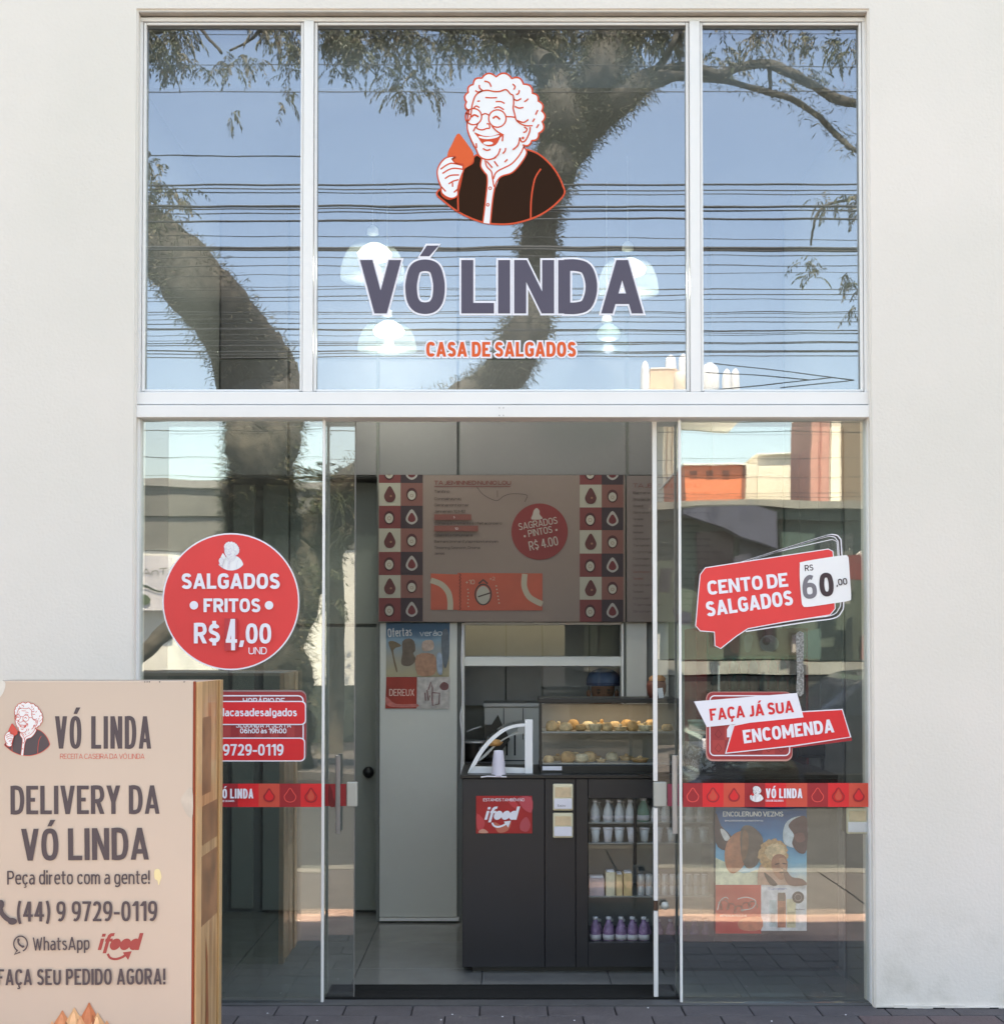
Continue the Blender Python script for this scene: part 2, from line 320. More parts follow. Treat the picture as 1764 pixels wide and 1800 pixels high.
G_ = {
 'A': (.68, [_d(0, 0, .5, 1), _d(1, 0, .5, 1), _h(.22, .2, .8)]), 'B': (.56, [_v(0), _q((0, 1), (.5, 1), (.85, .94), (.93, .76), (.82, .58), (.5, .53), (0, .53)), _q((0, .53), (.5, .53), (.88, .46), (1, .27), (.9, .06), (.5, 0), (0, 0))]),
 'C': (.54, [_C]), 'D': (.59, [_v(0), _q((0, 1), (.45, 1), (.82, .92), (1, .65), (1, .35), (.82, .08), (.45, 0), (0, 0))]),
 'E': (.48, [_v(0), _h(1), _h(.51, 0, .88), _h(0)]), 'F': (.47, [_v(0), _h(1), _h(.49, 0, .88)]), 'G': (.58, [_C, _v(1, .04, .5), _h(.47, .55, 1)]),
 'H': (.6, [_v(0), _v(1), _h(.51)]), 'I': (.001, [_v(.5)]), 'J': (.36, [_q((1, 1), (1, .25), (.85, .05), (.4, 0), (0, .03))]),
 'K': (.58, [_v(0), _d(.05, .4, 1, 1), _d(.3, .5, 1, 0)]), 'L': (.46, [_v(0), _h(0)]), 'M': (.84, [_v(0), _v(1), _d(.02, 1, .5, .2), _d(.98, 1, .5, .2)]), 'N': (.62, [_v(0), _v(1), _d(.03, 1, .97, 0)]),
 'O': (.62, [_o(0, 0, 1, 1)]), 'P': (.56, [_v(0), _bP]), 'Q': (.62, [_o(0, 0, 1, 1), _d(.55, .25, 1, -.1)]), 'R': (.58, [_v(0), _bP, _d(.5, .46, 1, 0)]),
 'S': (.52, [_q((.95, .84), (.82, .96), (.5, 1), (.18, .95), (.04, .78), (.14, .61), (.5, .52), (.85, .42), (1, .24), (.86, .05), (.5, 0), (.16, .04), (0, .14))]),
 'T': (.55, [_v(.5), _h(1)]), 'U': (.6, [_q((0, 1), (0, .6), (0, .3), (.12, .07), (.5, 0), (.88, .07), (1, .3), (1, .6), (1, 1))]), 'V': (.64, [_d(0, 1, .5, 0), _d(1, 1, .5, 0)]),
 'W': (.92, [_d(0, 1, .26, 0), _d(.5, .9, .26, 0), _d(.5, .9, .74, 0), _d(1, 1, .74, 0)]), 'X': (.6, [_d(0, 0, 1, 1), _d(0, 1, 1, 0)]), 'Y': (.6, [_d(0, 1, .5, .42), _d(1, 1, .5, .42), _v(.5, 0, .48)]), 'Z': (.54, [_h(1), _h(0), _d(0, 0, 1, 1)]),
 '0': (.55, [_o(0, 0, 1, 1)]), '1': (.30, [_v(1), _d(0, .76, .9, .99)]), '2': (.5, [_q((.02, .82), (.18, .96), (.5, 1), (.88, .9), (.93, .68), (.7, .42), (.35, .18), (.02, 0)), _h(0)]),
 '3': (.5, [_q((0, .86), (.25, .99), (.6, 1), (.93, .85), (.88, .62), (.45, .53)), _q((.45, .53), (.9, .46), (1, .25), (.85, .05), (.45, 0), (0, .1))]), '4': (.58, [_v(.72), _d(0, .28, .66, 1), _h(.27)]),
 '5': (.5, [_h(1, .08, .95), _v(.08, .5, 1), _q((.08, .56), (.5, .62), (.9, .5), (1, .28), (.85, .05), (.45, 0), (0, .08))]), '6': (.54, [_q((.88, .95), (.55, 1), (.2, .85), (.02, .55), (0, .3)), _o(0, 0, 1, .6)]),
 '7': (.5, [_h(1), _d(.28, 0, 1, 1)]), '8': (.54, [_o(.05, .53, .95, 1), _o(0, 0, 1, .55)]), '9': (.54, [_q((.12, .05), (.45, 0), (.8, .15), (.98, .45), (1, .7)), _o(0, .4, 1, 1)]),
 'a': (.44, [_q((.08, .66), (.45, XH+.01), (.85, .66), (1, .5), (1, .3)), _v(1, 0, .5), _q((1, .43), (.5, .42), (.1, .35), (0, .2), (.12, .03), (.5, 0), (1, .14))]),
 'b': (.48, [_v(0, 0, 1.05), _o(0, 0, 1, XH)]), 'c': (.42, [_Cc]), 'd': (.48, [_v(1, 0, 1.05), _o(0, 0, 1, XH)]), 'e': (.46, [_q((1, .37), (.98, .58), (.8, .71), (.5, XH), (.15, .65), (0, .45), (0, .28), (.15, .08), (.5, 0), (.85, .03), (.97, .1)), _h(.38)]),
 'f': (.32, [_q((1, 1.04), (.6, 1.02), (.42, .85), (.42, .5)), _v(.42, 0, .6), _h(.7)]), 'g': (.48, [_o(0, 0, 1, XH), _q((1, .7), (1, .1), (.95, -.12), (.5, -.22), (.05, -.16))]), 'h': (.46, [_v(0, 0, 1.05), _q((0, .5), (.3, .69), (.65, .72), (.95, .6), (1, .4)), _v(1, 0, .45)]),
 'i': (.001, [_v(.5, 0, XH), ('v', .5, .88, 1.04)]), 'j': (.12, [_q((1, XH), (1, 0), (.6, -.2), (-.4, -.2)), ('v', 1, .88, 1.04)]), 'k': (.45, [_v(0, 0, 1.05), _d(.05, .25, 1, XH), _d(.35, .45, 1, 0)]), 'l': (.06, [_v(.1, 0, 1.05)]),
 'm': (.76, [_v(0, 0, XH), _q((0, .5), (.18, .69), (.35, .72), (.48, .62), (.5, .4)), _v(.5, 0, .5), _q((.5, .5), (.68, .69), (.85, .72), (.98, .62), (1, .4)), _v(1, 0, .5)]), 'n': (.46, [_v(0, 0, XH), _q((0, .5), (.3, .69), (.65, .72), (.95, .6), (1, .4)), _v(1, 0, .45)]),
 'o': (.48, [_o(0, 0, 1, XH)]), 'p': (.48, [_v(0, -.24, XH), _o(0, 0, 1, XH)]), 'q': (.48, [_v(1, -.24, XH), _o(0, 0, 1, XH)]), 'r': (.28, [_v(0, 0, XH), _q((0, .45), (.3, .64), (1, .72))]),
 's': (.40, [_q((.95, .64), (.5, XH), (.1, .66), (.06, .52), (.4, .4), (.85, .31), (1, .18), (.8, .03), (.45, 0), (0, .08))]), 't': (.3, [_v(.35, .15, .95), _q((.35, .3), (.4, .06), (.7, 0), (1, .03)), _h(.7)]),
 'u': (.46, [_q((0, XH), (0, .3), (.08, .06), (.4, 0), (.75, .06), (1, .22)), _v(1, 0, XH)]), 'v': (.46, [_d(0, XH, .5, 0), _d(1, XH, .5, 0)]), 'w': (.7, [_d(0, XH, .26, 0), _d(.5, XH, .26, 0), _d(.5, XH, .74, 0), _d(1, XH, .74, 0)]),
 'x': (.44, [_d(0, 0, 1, XH), _d(0, XH, 1, 0)]), 'y': (.46, [_d(0, XH, .5, 0), _d(1, XH, .3, -.24)]), 'z': (.42, [_h(XH-.02), _h(0), _d(0, 0, 1, XH)]),
 ',': (.10, [_d(0, -.18, 1, .15)]), '.': (.001, [_v(.5, 0, .14)]), '!': (.001, [_v(.5, .3, 1), ('v', .5, 0, .14)]), '-': (.26, [_h(.38)]), '+': (.4, [_h(.4), _v(.5, .15, .65)]), '%': (.5, [_d(0, 0, 1, 1)]),
 '(': (.16, [_q((1, 1.1), (.3, .8), (0, .45), (.3, .1), (1, -.18))]), ')': (.16, [_q((0, 1.1), (.7, .8), (1, .45), (.7, .1), (0, -.18))]), '$': (.5, [_q((.95, .8), (.82, .9), (.5, .94), (.18, .89), (.04, .74), (.14, .59), (.5, .51), (.85, .42), (1, .26), (.86, .1), (.5, .06), (.16, .1), (0, .19)), _v(.5, -.1, .1), _v(.5, .9, 1.1)]),
 '@': (.8, [_q((.85, -.1), (.5, -.18), (.12, -.05), (0, .35), (.12, .75), (.5, .92), (.88, .75), (1, .4), (.88, .12), (.74, .2), (.74, .6)), _o(.3, .14, .74, .6)]),
}
for a, b in (('Ó', 'O'), ('Á', 'A'), ('é', 'e'), ('É', 'E'), ('ã', 'a')): G_[a] = (G_[b][0], G_[b][1]+[('acute', a.islower())])
for a, b in (('À', 'A'), ('à', 'a')): G_[a] = (G_[b][0], G_[b][1]+[('grave', a.islower())])
for a, b in (('Ç', 'C'), ('ç', 'c')): G_[a] = (G_[b][0], G_[b][1]+[('cedil', 0)])
def letters(t, L, h, wt):
    """list of convex polygons (x right, y up from baseline) filling exactly length L"""
    w = wt*h; gap = .075*h
    tot = sum(G_[c][0] for c in t if c != ' ')*h; n = len([c for c in t if c != ' ']); sp = t.count(' ')
    fix = n*w + (len(t)-1-2*sp)*gap + sp*(.22*h+gap*.6)
    k = (L-fix)/tot if tot else 1
    if k < .35:                                    # too tight: squeeze gaps too
        gap *= .6; fix = n*w + (len(t)-1-2*sp)*gap + sp*.2*h; k = max(.2, (L-fix)/tot)
    return w, gap, k
def text_polys(t, L, h, wt, grow=0):
    w, gap, k = letters(t, L, h, wt); x = 0; out = []
    hb = w*.88
    for ci, c in enumerate(t):
        if c == ' ': x += .22*h+gap*.1; continue
        gw, els = G_[c]; W = gw*h*k
        fx = lambda u: x+w/2+u*W
        def fy(v):
            if v >= .99 or v < -.05: return v*h-hb/2 if v > 0 else v*h+hb/2
            if abs(v-XH) < .025: return v*h-hb/2
            if v <= .01: return hb/2
            return hb/2+v*(h-hb)
        ww, hh = w+2*grow, hb+2*grow
        for e in els:
            if e[0] == 'v':
                a = fy(e[2])-(hb/2), fy(e[3])+(hb/2)
                a = (e[2]*h if e[2] in (0, -.24, -.1) else a[0]-0)-grow, (e[3]*h if e[3] in (1, XH, 1.05) else a[1])+grow
                if 0 < e[2] < .99 and e[3] <= 1.04 and e[2] not in (.88, .3, .15, .9): a = (fy(e[2])-grow, a[1])
                if e[3] < XH-.01 and e[3] != .14 and e[3] not in (.1, .65): a = (a[0], fy(e[3])+grow)
                if e[3] == .14: a = (-grow, .17*h+grow)
                if c == '!' and e[2] == .3: a = (.27*h-grow, h+grow)
                if e[2] == .88: a = (.86*h-grow, 1.03*h+grow)
                out.append([(fx(e[1])-ww/2, a[0]), (fx(e[1])+ww/2, a[0]), (fx(e[1])+ww/2, a[1]), (fx(e[1])-ww/2, a[1])])
            elif e[0] == 'h':
                y = fy(e[1]); a, b = fx(e[2])-(w/2 if e[2] == 0 else 0)-grow, fx(e[3])+(w/2 if e[3] == 1 else 0)+grow
                out.append([(a, y-hh/2), (b, y-hh/2), (b, y+hh/2), (a, y+hh/2)])
            elif e[0] == 'd':
                x0, y0, x1, y1 = fx(e[1]), e[2]*h, fx(e[3]), e[4]*h
                if y0 > y1: x0, y0, x1, y1 = x1, y1, x0, y0
                l = math.hypot(x1-x0, y1-y0); s = (x1-x0)/(y1-y0) if y1 != y0 else 0
                hw = min(ww/2*l/max(abs(y1-y0), 1e-6), ww*1.2)*{'M': .78, 'N': .84, 'A': .93, 'W': .84}.get(c, 1)
                out.append([(x0-hw-s*grow, y0-grow), (x0+hw-s*grow, y0-grow), (x1+hw+s*grow, y1+grow), (x1-hw+s*grow, y1+grow)])
            elif e[0] == 'c':
                P_ = crom([(fx(p[0]), fy(p[1]) if not (.01 < p[1] < .99) else hb/2+p[1]*(h-hb) if abs(p[1]-XH) > .02 else p[1]*h-hb/2) for p in e[1]], e[2], 4)
                if not e[2] and grow:
                    for i0, i1 in ((0, 1), (-1, -2)):
                        dx, dy = P_[i0][0]-P_[i1][0], P_[i0][1]-P_[i1][1]; q = math.hypot(dx, dy) or 1
                        P_[i0] = (P_[i0][0]+dx/q*grow, P_[i0][1]+dy/q*grow)
                out += ribbon(P_, ww*.97, e[2])
            elif e[0] == 'acute':
                cx = x+w/2+W*.5; b = (XH+.1 if e[1] else 1.07)*h; g = grow
                out.append([(cx-w*.45-g, b-g), (cx+w*.35+g*.6, b-g), (cx+w*1.15+g, b+.2*h+g), (cx+w*.15-g*.6, b+.2*h+g)])
            elif e[0] == 'grave':
                cx = x+w/2+W*.5; b = (XH+.1 if e[1] else 1.07)*h; g = grow
                out.append([(cx+w*.45+g, b-g), (cx-w*.35-g, b-g), (cx-w*1.1-g, b+.18*h+g), (cx-w*.1+g, b+.18*h+g)])
            elif e[0] == 'cedil':
                cx = x+w/2+W*.55
                out += ribbon([(cx, -grow*0), (cx-.01*h, -.08*h), (cx+.06*h, -.13*h), (cx+.03*h, -.2*h), (cx-.1*h, -.21*h)], w*.6+2*grow)
        x += W+w+gap
    return out
class Print:
    """flat print: layers of coloured shapes on one plane, each layer a hair nearer the viewer"""
    def __init__(s, Y, f=P, step=.0004): s.Y, s.f, s.step, s.k = Y, f, step, 0; s.v, s.fa, s.mi, s.m = [], [], [], []
    def _m(s, m):
        if m not in s.m: s.m.append(m)
        return s.m.index(m)
    def pt(s, p):
        w = s.f(p[0], p[1], s.Y-s.k*s.step); s.v.append(w); return len(s.v)-1
    def fill(s, pts, m, up=True):
        if up: s.k += 1
        else: s.k += .015
        ids = [s.pt(p) for p in pts]
        for t in tessellate_polygon([[Vector((p[0], p[1], 0)) for p in pts]]):
            s.fa.append(tuple(ids[i] for i in t)); s.mi.append(s._m(m))
        return s
    def stroke(s, pts, w, m, closed=False, up=False):
        if up: s.k += 1
        for q in ribbon(pts, w, closed):
            s.fa.append(tuple(s.pt(p) for p in q)); s.mi.append(s._m(m))
        return s
    def text(s, t, p0, p1, h, m, off=.02, out=None, ow=.06, up=True, shear=0, wt=None):
        """baseline from p0 to p1, capital height h; out = material of an outline behind"""
        if up: s.k += 1
        if wt is None: wt = .125+off*2.2
        L = math.hypot(p1[0]-p0[0], p1[1]-p0[1]); ux, uy = (p1[0]-p0[0])/L, (p1[1]-p0[1])/L
        def put(polys, mm):
            i = s._m(mm); k0 = s.k
            for n, q in enumerate(polys):
                s.k = k0+(n % 97)*.01
                ids = [s.pt((p0[0]+ux*(x+shear*y)+uy*y, p0[1]+uy*(x+shear*y)-ux*y)) for x, y in q]
                s.fa.append(tuple(ids)); s.mi.append(i)
            s.k = k0+1
        if out: put(text_polys(t, L, h, wt, ow*h), out)
        put(text_polys(t, L, h, wt), m); return s
    def obj(s, name, parent=None):
        return mesh(name, s.v, s.fa, s.m, parent, None, False, s.mi)
def duptree(o, dx, dy, dz, parent=None):
    c = o.copy(); C.objects.link(c)
    if parent: c.parent = parent
    else: c.location = Vector(o.location)+Vector((dx, dy, dz))
    for ch in list(o.children): duptree(ch, 0, 0, 0, c)
    return c

def emblem(pr, T, k=1.0, face=None, line=None, coat=None, drop=None, fine=True, lw=15):
    """the shop's laughing grandmother; T maps the drawing's units (1680 x 1800) to picture points"""
    face, line, coat, drop = face or M['face'], line or M['line'], coat or M['brownv'], drop or M['orange']
    t = lambda L: [T(*p) for p in L]
    w = lw*k
    body = [(640, 1005), (590, 975), (553, 1000), (540, 1060), (450, 1120), (425, 1220), (400, 1330), (380, 1400), (300, 1440), (225, 1400), (205, 1335), (165, 1390), (250, 1470), (400, 1580), (600, 1670), (750, 1700), (950, 1700), (1150, 1650), (1300, 1580), (1430, 1480), (1510, 1380), (1490, 1290), (1440, 1180), (1350, 1060), (1230, 960), (1110, 915), (1000, 1000), (800, 1050)]
    pr.fill(t(body), coat); pr.k += 1
    pr.stroke(t(crom(body[:26])), w*1.2, line)
    if fine:
        pr.stroke(t(crom([(1262, 1120), (1205, 1210), (1175, 1330), (1158, 1480), (1155, 1640)])), w*1.1, line)
        pr.stroke(t([(392, 1340), (388, 1450), (392, 1580)]), w*1.1, line)
    col_ = [(640, 1000), (628, 1090), (665, 1155), (695, 1200), (692, 1340), (650, 1690), (728, 1700), (765, 1370), (825, 1215), (960, 1160), (1060, 1050), (1112, 950), (1078, 885), (1040, 830), (800, 900), (680, 960)]
    pr.fill(t(col_), face); pr.k += 1
    pr.stroke(t(crom(col_[:6])), w, line); pr.stroke(t(crom(col_[6:13])), w, line)
    if fine:
        pr.stroke(t(crom([(675, 1030), (690, 1095), (740, 1150), (752, 1220), (768, 1310)])), w, line)
        pr.stroke(t(crom([(760, 1230), (800, 1150), (950, 1070), (1040, 970), (1085, 880)])), w, line)
        for bx, by in ((727, 1325), (703, 1500)): pr.stroke(t(oval(bx, by, 14, n=10)), w*.7, line, True)
    cusps = [(505, 505), (478, 415), (497, 315), (548, 232), (638, 165), (790, 150), (955, 168), (1078, 228), (1172, 325), (1232, 405), (1270, 510), (1275, 625), (1238, 745), (1165, 822), (1070, 868)]
    hair = []
    for (a, b), (c, d) in zip(cusps, cusps[1:]):
        nx, ny = (d-b), -(c-a)
        for i in range(6):
            u = i/6; g = 1.15*u*(1-u); hair.append((a+(c-a)*u+nx*g, b+(d-b)*u+ny*g))
    hair.append(cusps[-1])
    facel = crom([(505, 505), (486, 640), (492, 720), (530, 820), (580, 915), (610, 980), (660, 1015), (720, 1022), (790, 1000), (860, 960), (960, 930), (1040, 860)])
    pr.fill(t(facel+hair[::-1][:-1]), face); pr.k += 1
    pr.stroke(t(hair), w*1.2, line); pr.stroke(t(facel[:41]), w, line)
    if fine:
        S = lambda *p, q=1.0: pr.stroke(t(crom(list(p))), w*q, line)
        for g in (oval(552, 570, 86, n=22), oval(803, 590, 92, n=22)): pr.stroke(t(g), w, line, True)
        S((637, 555), (675, 538), (715, 555)); S((895, 570), (950, 572), (1000, 580)); S((465, 530), (520, 548))
        S((530, 575), (560, 552), (605, 572), q=1.3); S((755, 590), (790, 568), (832, 600), q=1.3)
        S((555, 480), (580, 458), (615, 475)); S((770, 480), (820, 468), (872, 498)); S((675, 368), (735, 372), (800, 370)); S((785, 412), (840, 412), (880, 432)); S((590, 408), (620, 405))
        S((600, 640), (585, 690), (640, 710), (690, 695), (722, 690), (715, 650), (690, 645))
        mouth = crom([(560, 735), (650, 770), (740, 775), (830, 750), (870, 765), (835, 790), (790, 865), (710, 885), (640, 850), (600, 790)], True, 3)
        pr.fill(t(mouth), line); pr.k += 1
        pr.fill(t(crom([(610, 775), (700, 785), (820, 765), (800, 790), (700, 808), (620, 795)], True, 3)), face, False)
        pr.fill(t(oval(706, 850, 52, 18, 12)), face, False)
        S((745, 670), (800, 725), (870, 765)); S((575, 675), (550, 725)); S((862, 770), (855, 830)); S((650, 905), (690, 925), (730, 915))
        S((860, 960), (885, 930), (890, 900)); S((965, 920), (1020, 870), (1040, 790)); S((580, 850), (585, 900)); S((835, 905), (810, 970), (770, 1005))
        S((770, 1040), (810, 1095)); S((690, 1040), (735, 1090), (750, 1110)); S((880, 1050), (910, 1020))
        S((640, 300), (575, 345), (540, 440), (528, 520), (520, 580), (495, 620))
        S((640, 300), (700, 292), (770, 305), (830, 303), (895, 285), (940, 330), (970, 350), (975, 430), (970, 480), (985, 540), (1000, 600), (1040, 640), (1100, 665), (1175, 665))
        S((665, 195), (715, 210), (738, 255)); S((612, 235), (618, 270), (650, 295)); S((965, 225), (990, 255), (975, 285)); S((1035, 290), (1025, 325), (1000, 338))
        S((970, 380), (1010, 400), (1055, 378)); S((985, 460), (1030, 480), (1078, 472)); S((1085, 412), (1110, 400), (1128, 380)); S((1010, 610), (1080, 630), (1130, 600)); S((1205, 550), (1230, 500)); S((1175, 625), (1195, 590)); S((1215, 690), (1240, 650))
        S((1150, 680), (1140, 740), (1100, 820), (1060, 835), (1040, 790)); S((1085, 680), (1115, 700), (1100, 730), (1075, 735)); pr.stroke(t(oval(1072, 795, 8, n=8)), w, line, True)
        S((570, 295), (600, 310), (640, 300))
    pr.fill(t(crom([(395, 748), (425, 775), (500, 875), (551, 960), (545, 1040), (490, 1100), (430, 1112), (340, 1080), (280, 1015), (285, 940), (330, 850), (365, 775)], True, 3)), drop)
    hand = crom([(360, 990), (270, 1000), (205, 1060), (170, 1140), (180, 1230), (210, 1310), (215, 1370), (265, 1415), (330, 1432), (385, 1400), (385, 1330), (405, 1250), (425, 1190), (445, 1140), (440, 1105), (440, 1070), (370, 1060), (330, 1020)], True, 3)
    pr.fill(t(hand), face); pr.k += 1
    pr.stroke(t(hand), w, line, True)
    if fine:
        S((205, 1125), (270, 1080), (330, 1062), (440, 1085)); S((225, 1170), (290, 1130), (350, 1115), (440, 1125)); S((250, 1225), (310, 1190), (400, 1185)); S((290, 1280), (340, 1250), (395, 1235)); S((320, 1020), (345, 1008), (362, 1000)); S((330, 1265), (332, 1310)); S((215, 1310), (260, 1360)); S((345, 1370), (385, 1335))
def ET(x0, y0, s): return lambda x, y: (x0+(x-160)*s, y0+(y-108)*s)
# ============================================================ ground, pavement, road
mesh('ground', [(-150, -150, -.16), (150, -150, -.16), (150, 150, -.16), (-150, 150, -.16)], [(0, 1, 2, 3)], M['asphalt'], kind='structure')
pave = box('pavement', -9, 9, -3.5, -.02, -.14, -.02, M['grout'], kind='structure')
slab_me = {}
def slab_obj(mm, w, d):
    k = (mm, round(w, 3), d)
    if k not in slab_me:
        bm = bmesh.new(); addbox(bm, -w/2, w/2, -d/2, d/2, -.018, 0, .004)
        me = bpy.data.meshes.new('paving_slab'); bm.to_mesh(me); bm.free(); me.materials.append(M[mm]); slab_me[k] = me
    return slab_me[k]
r2 = random.Random(3)
SX, SY = .29, .155
for j in range(8):
    for i in range(-12, 13):
        mm = 'slabr' if (4 < i < 9 and j < 4 and r2.random() < .5) else r2.choice(['slab', 'slab', 'slab2'])
        o = link('paving_slab', slab_obj(mm, SX-.005, SY-.005), pave)
        o.location = (i*SX+(j % 2)*.145+.05, -.035-SY*(j+.5), r2.uniform(-.0015, .0015))
for k in range(13):                                        # outer pavement bays; inner row coloured paler to paint the sunlit band in
    x = -9+k*1.4
    box('concrete_bay', x+.006, x+1.394, -2.02, -.035-SY*8-.006, -.019, 0, M['pink_sunpave'], pave, .004)
    box('concrete_bay', x+.006, x+1.394, -3.49, -2.03, -.019, -.001, M['concrete'], pave, .004)
box('kerb', -30, 30, -3.68, -3.51, -.16, 0, mat('kerb_paint', (112, 110, 106), .8, noise=.3, nscale=2), kind='structure')
box('opposite_kerb', -30, 30, -11.2, -11.0, -.16, 0, M['concrete'], kind='structure')
box('opposite_pavement', -30, 30, -15.9, -11.205, -.16, -.004, M['concrete'], kind='structure')
sm = mat('sill_stone', (78, 78, 80), .5, noise=.15, nscale=12)
tag(box('door_sill', X(236, 0)-.01, X(1538, 0)+.01, -.034, .055, -.02, .004, sm), 'dark stone threshold strip running under the glass shopfront', 'threshold')
pb = bmesh.new()
for _ in range(9):
    x, y = r2.uniform(-1.5, 1.6), -r2.uniform(.04, .3); addbox(pb, x, x+.006, y, y+.004, .002, .005)
lit = bmobj('litter_crumbs', pb, M['vinylw']); lit['kind'] = 'stuff'; lit['label'] = 'tiny pale crumbs scattered on the dark pavement slabs'; lit['category'] = 'litter'

# ============================================================ the shop building
WY = -.07
b_ = thing('shop_building', 'off-white stuccoed shop building around the tall glass front', 'building')
xl, xr, zt = P(238.5, 690, WY).x, P(1528.5, 690, WY).x, P(882, 18, WY).z
RH = 4.8
pts = [(-9, -.02), (xl, -.02), (xl, zt), (xr, zt), (xr, -.02), (9, -.02), (9, RH), (-9, RH)]
v = [(x, WY, z) for x, z in pts]+[(x, .10, z) for x, z in pts]
tri = tessellate_polygon([[Vector((x, z, 0)) for x, z in pts]])
f = [tuple(t) for t in tri]+[tuple(8+i for i in reversed(t)) for t in tri]+[(i, (i+1) % 8, 8+(i+1) % 8, 8+i) for i in range(8)]
fw = mesh('facade_wall', v, f, M['stucco'], b_)
bm = bmesh.new(); bm.from_mesh(fw.data); bmesh.ops.recalc_face_normals(bm, faces=bm.faces)
for e in bm.edges:
    pass
bmesh.ops.bevel(bm, geom=[e for e in bm.edges if abs(e.verts[0].co.y-WY) < 1e-4 and abs(e.verts[1].co.y-WY) < 1e-4 and len(e.link_faces) == 2 and e.calc_face_angle() > .6], offset=.008, segments=3, affect='EDGES')
bm.to_mesh(fw.data); bm.free()
# uneven render lip along the foot of the wall
for s, a, c in ((0, xr+.004, 4.5), (1, -4.5, xl-.004)):
    bm = bmesh.new(); x = a
    while x < c:
        w = r2.uniform(.03, .09); addbox(bm, x, min(x+w, c), WY-r2.uniform(.004, .012), WY-.001, -.005, r2.uniform(.004, .016), 0); x += w
    bmobj('render_lip', bm, M['stucco'], b_, 'stuff')
    bm = bmesh.new(); x = a
    while x < c:
        w = r2.uniform(.02, .12)
        if r2.random() < .7: addbox(bm, x, x+w, WY-r2.uniform(.014, .022), WY-.0125, -.004, r2.uniform(.002, .006), 0)
        x += w
    bmobj('dirt_line', bm, M['rubber'], b_, 'stuff')
SWX = 1.62; BY = 1.80; LBY = 2.06
box('soffit_lining', xl+.003, xr-.003, WY+.006, .09, zt-.006, zt-.001, M['lip'], b_)
for sx, nm in ((-1, 'left'), (1, 'right')):
    x = sx*SWX
    box('side_wall', min(x, x+sx*.12), max(x, x+sx*.12), .101, 3.3, -.02, 4.08, M['wall_in'], b_)
box('room_ceiling', -1.75, 1.75, .165, 3.4, 4.082, 4.2, M['ceil'], b_)
box('ceiling_bulkhead', -1.75, 1.75, .11, .16, 4.083, 4.45, M['ceil'], b_)
box('roof', -9, 9, .101, 6, RH-.3, RH, M['ceil'], b_)
# rear wall with the left recess and the kitchen hatch
def bwx(px): return X(px, BY)
hx0, hx1 = bwx(812), bwx(1096); hz1 = Z(1095, BY); hz0 = Z(1372, BY)
recess_x = bwx(662)
box('rear_wall', recess_x, hx0, BY, BY+.08, -.02, 4.08, M['wall_in'], b_)
box('rear_wall', hx0+.001, hx1-.001, BY, BY+.08, hz1, 4.08, M['wall_in'], b_)
box('rear_wall', hx0+.001, hx1-.001, BY, BY+.08, -.02, hz0, M['wall_in'], b_)
box('rear_wall', hx1, 1.62, BY, BY+.08, -.02, 4.08, M['wall_in'], b_)
box('rear_wall', -1.62, recess_x-.001, BY, BY+.08, Z(838, BY), 4.08, M['wall_in'], b_)
box('recess_wall', -1.62, recess_x+.02, LBY+.03, LBY+.10, -.02, 3.0, M['wall_in'], b_)
box('recess_return', recess_x+.02, recess_x+.06, BY+.081, LBY+.029, -.02, Z(838, BY), M['pillar'], b_)
# upper cladding panels with open joints
zb = Z(835, BY-.02)
ex = [383, 505, 663, 805, 1103, 1250, 1381]
for a, c in zip(ex, ex[1:]):
    box('cladding_panel', X(a, BY-.02)+.008, X(c, BY-.02)-.008, BY-.02, BY-.003, zb, 3.2, M['wallpanel'], b_, .002)
    box('cladding_panel', X(a, BY-.02)+.008, X(c, BY-.02)-.008, BY-.02, BY-.003, 3.212, 4.06, M['wallpanel'], b_, .002)
# left panel pillar below the menu and its bright skirting
pbox('pillar_panel', 667, 1094, 803, 1612, BY-.03, BY-.003, M['pillar'], b_, .003)
pbox('skirting', 667, 1614, 806, 1619, BY-.045, BY-.004, M['alu'], b_)
for a in (1103, 1141):
    pbox('jamb_panel', a-2 if a == 1103 else a+8, 1094, a+34, 1600, BY-.03, BY-.003, M['pillar'], b_, .003)
pbox('jamb_panel', 1190, 1094, 1376, 1600, BY-.03, BY-.003, M['pillar'], b_, .003)
# side wall panels on the right
for k in range(3):
    y0 = .45+k*.45; box('cladding_panel', 1.603, 1.617, y0+.005, y0+.445, .0, 2.6, M['wallpanel'], b_, .002)
# recess: narrow panel, wide flush panel, joints
pbox('recess_panel', 408, 852, 446, 1597, LBY, LBY+.028, M['wall_dk'], b_, .003)
pbox('recess_panel', 510, 848, 667, 1097, LBY, LBY+.028, M['wall_dk'], b_, .003)
pbox('recess_panel', 462, 852, 507, 1097, LBY, LBY+.028, M['wall_dk'], b_, .003)

rd = thing('storage_door', 'grey flush door with black round knob, left of the poster pillar', 'door')
pbox('door_leaf', 462, 1103, 667, 1600, LBY-.012, LBY+.028, M['wall_dk'], rd, .003)
kn = P(648, 1357, LBY-.03)
lathe('knob', [(0, 0), (.016, .002), (.03, .012), (.034, .026), (.028, .04), (.012, .046), (.012, .06)], (0, 0, 0), M['black2'], rd)
rd.children[-1].location = (kn.x, LBY-.075, kn.z); rd.children[-1].rotation_euler = (-math.pi/2, 0, 0)

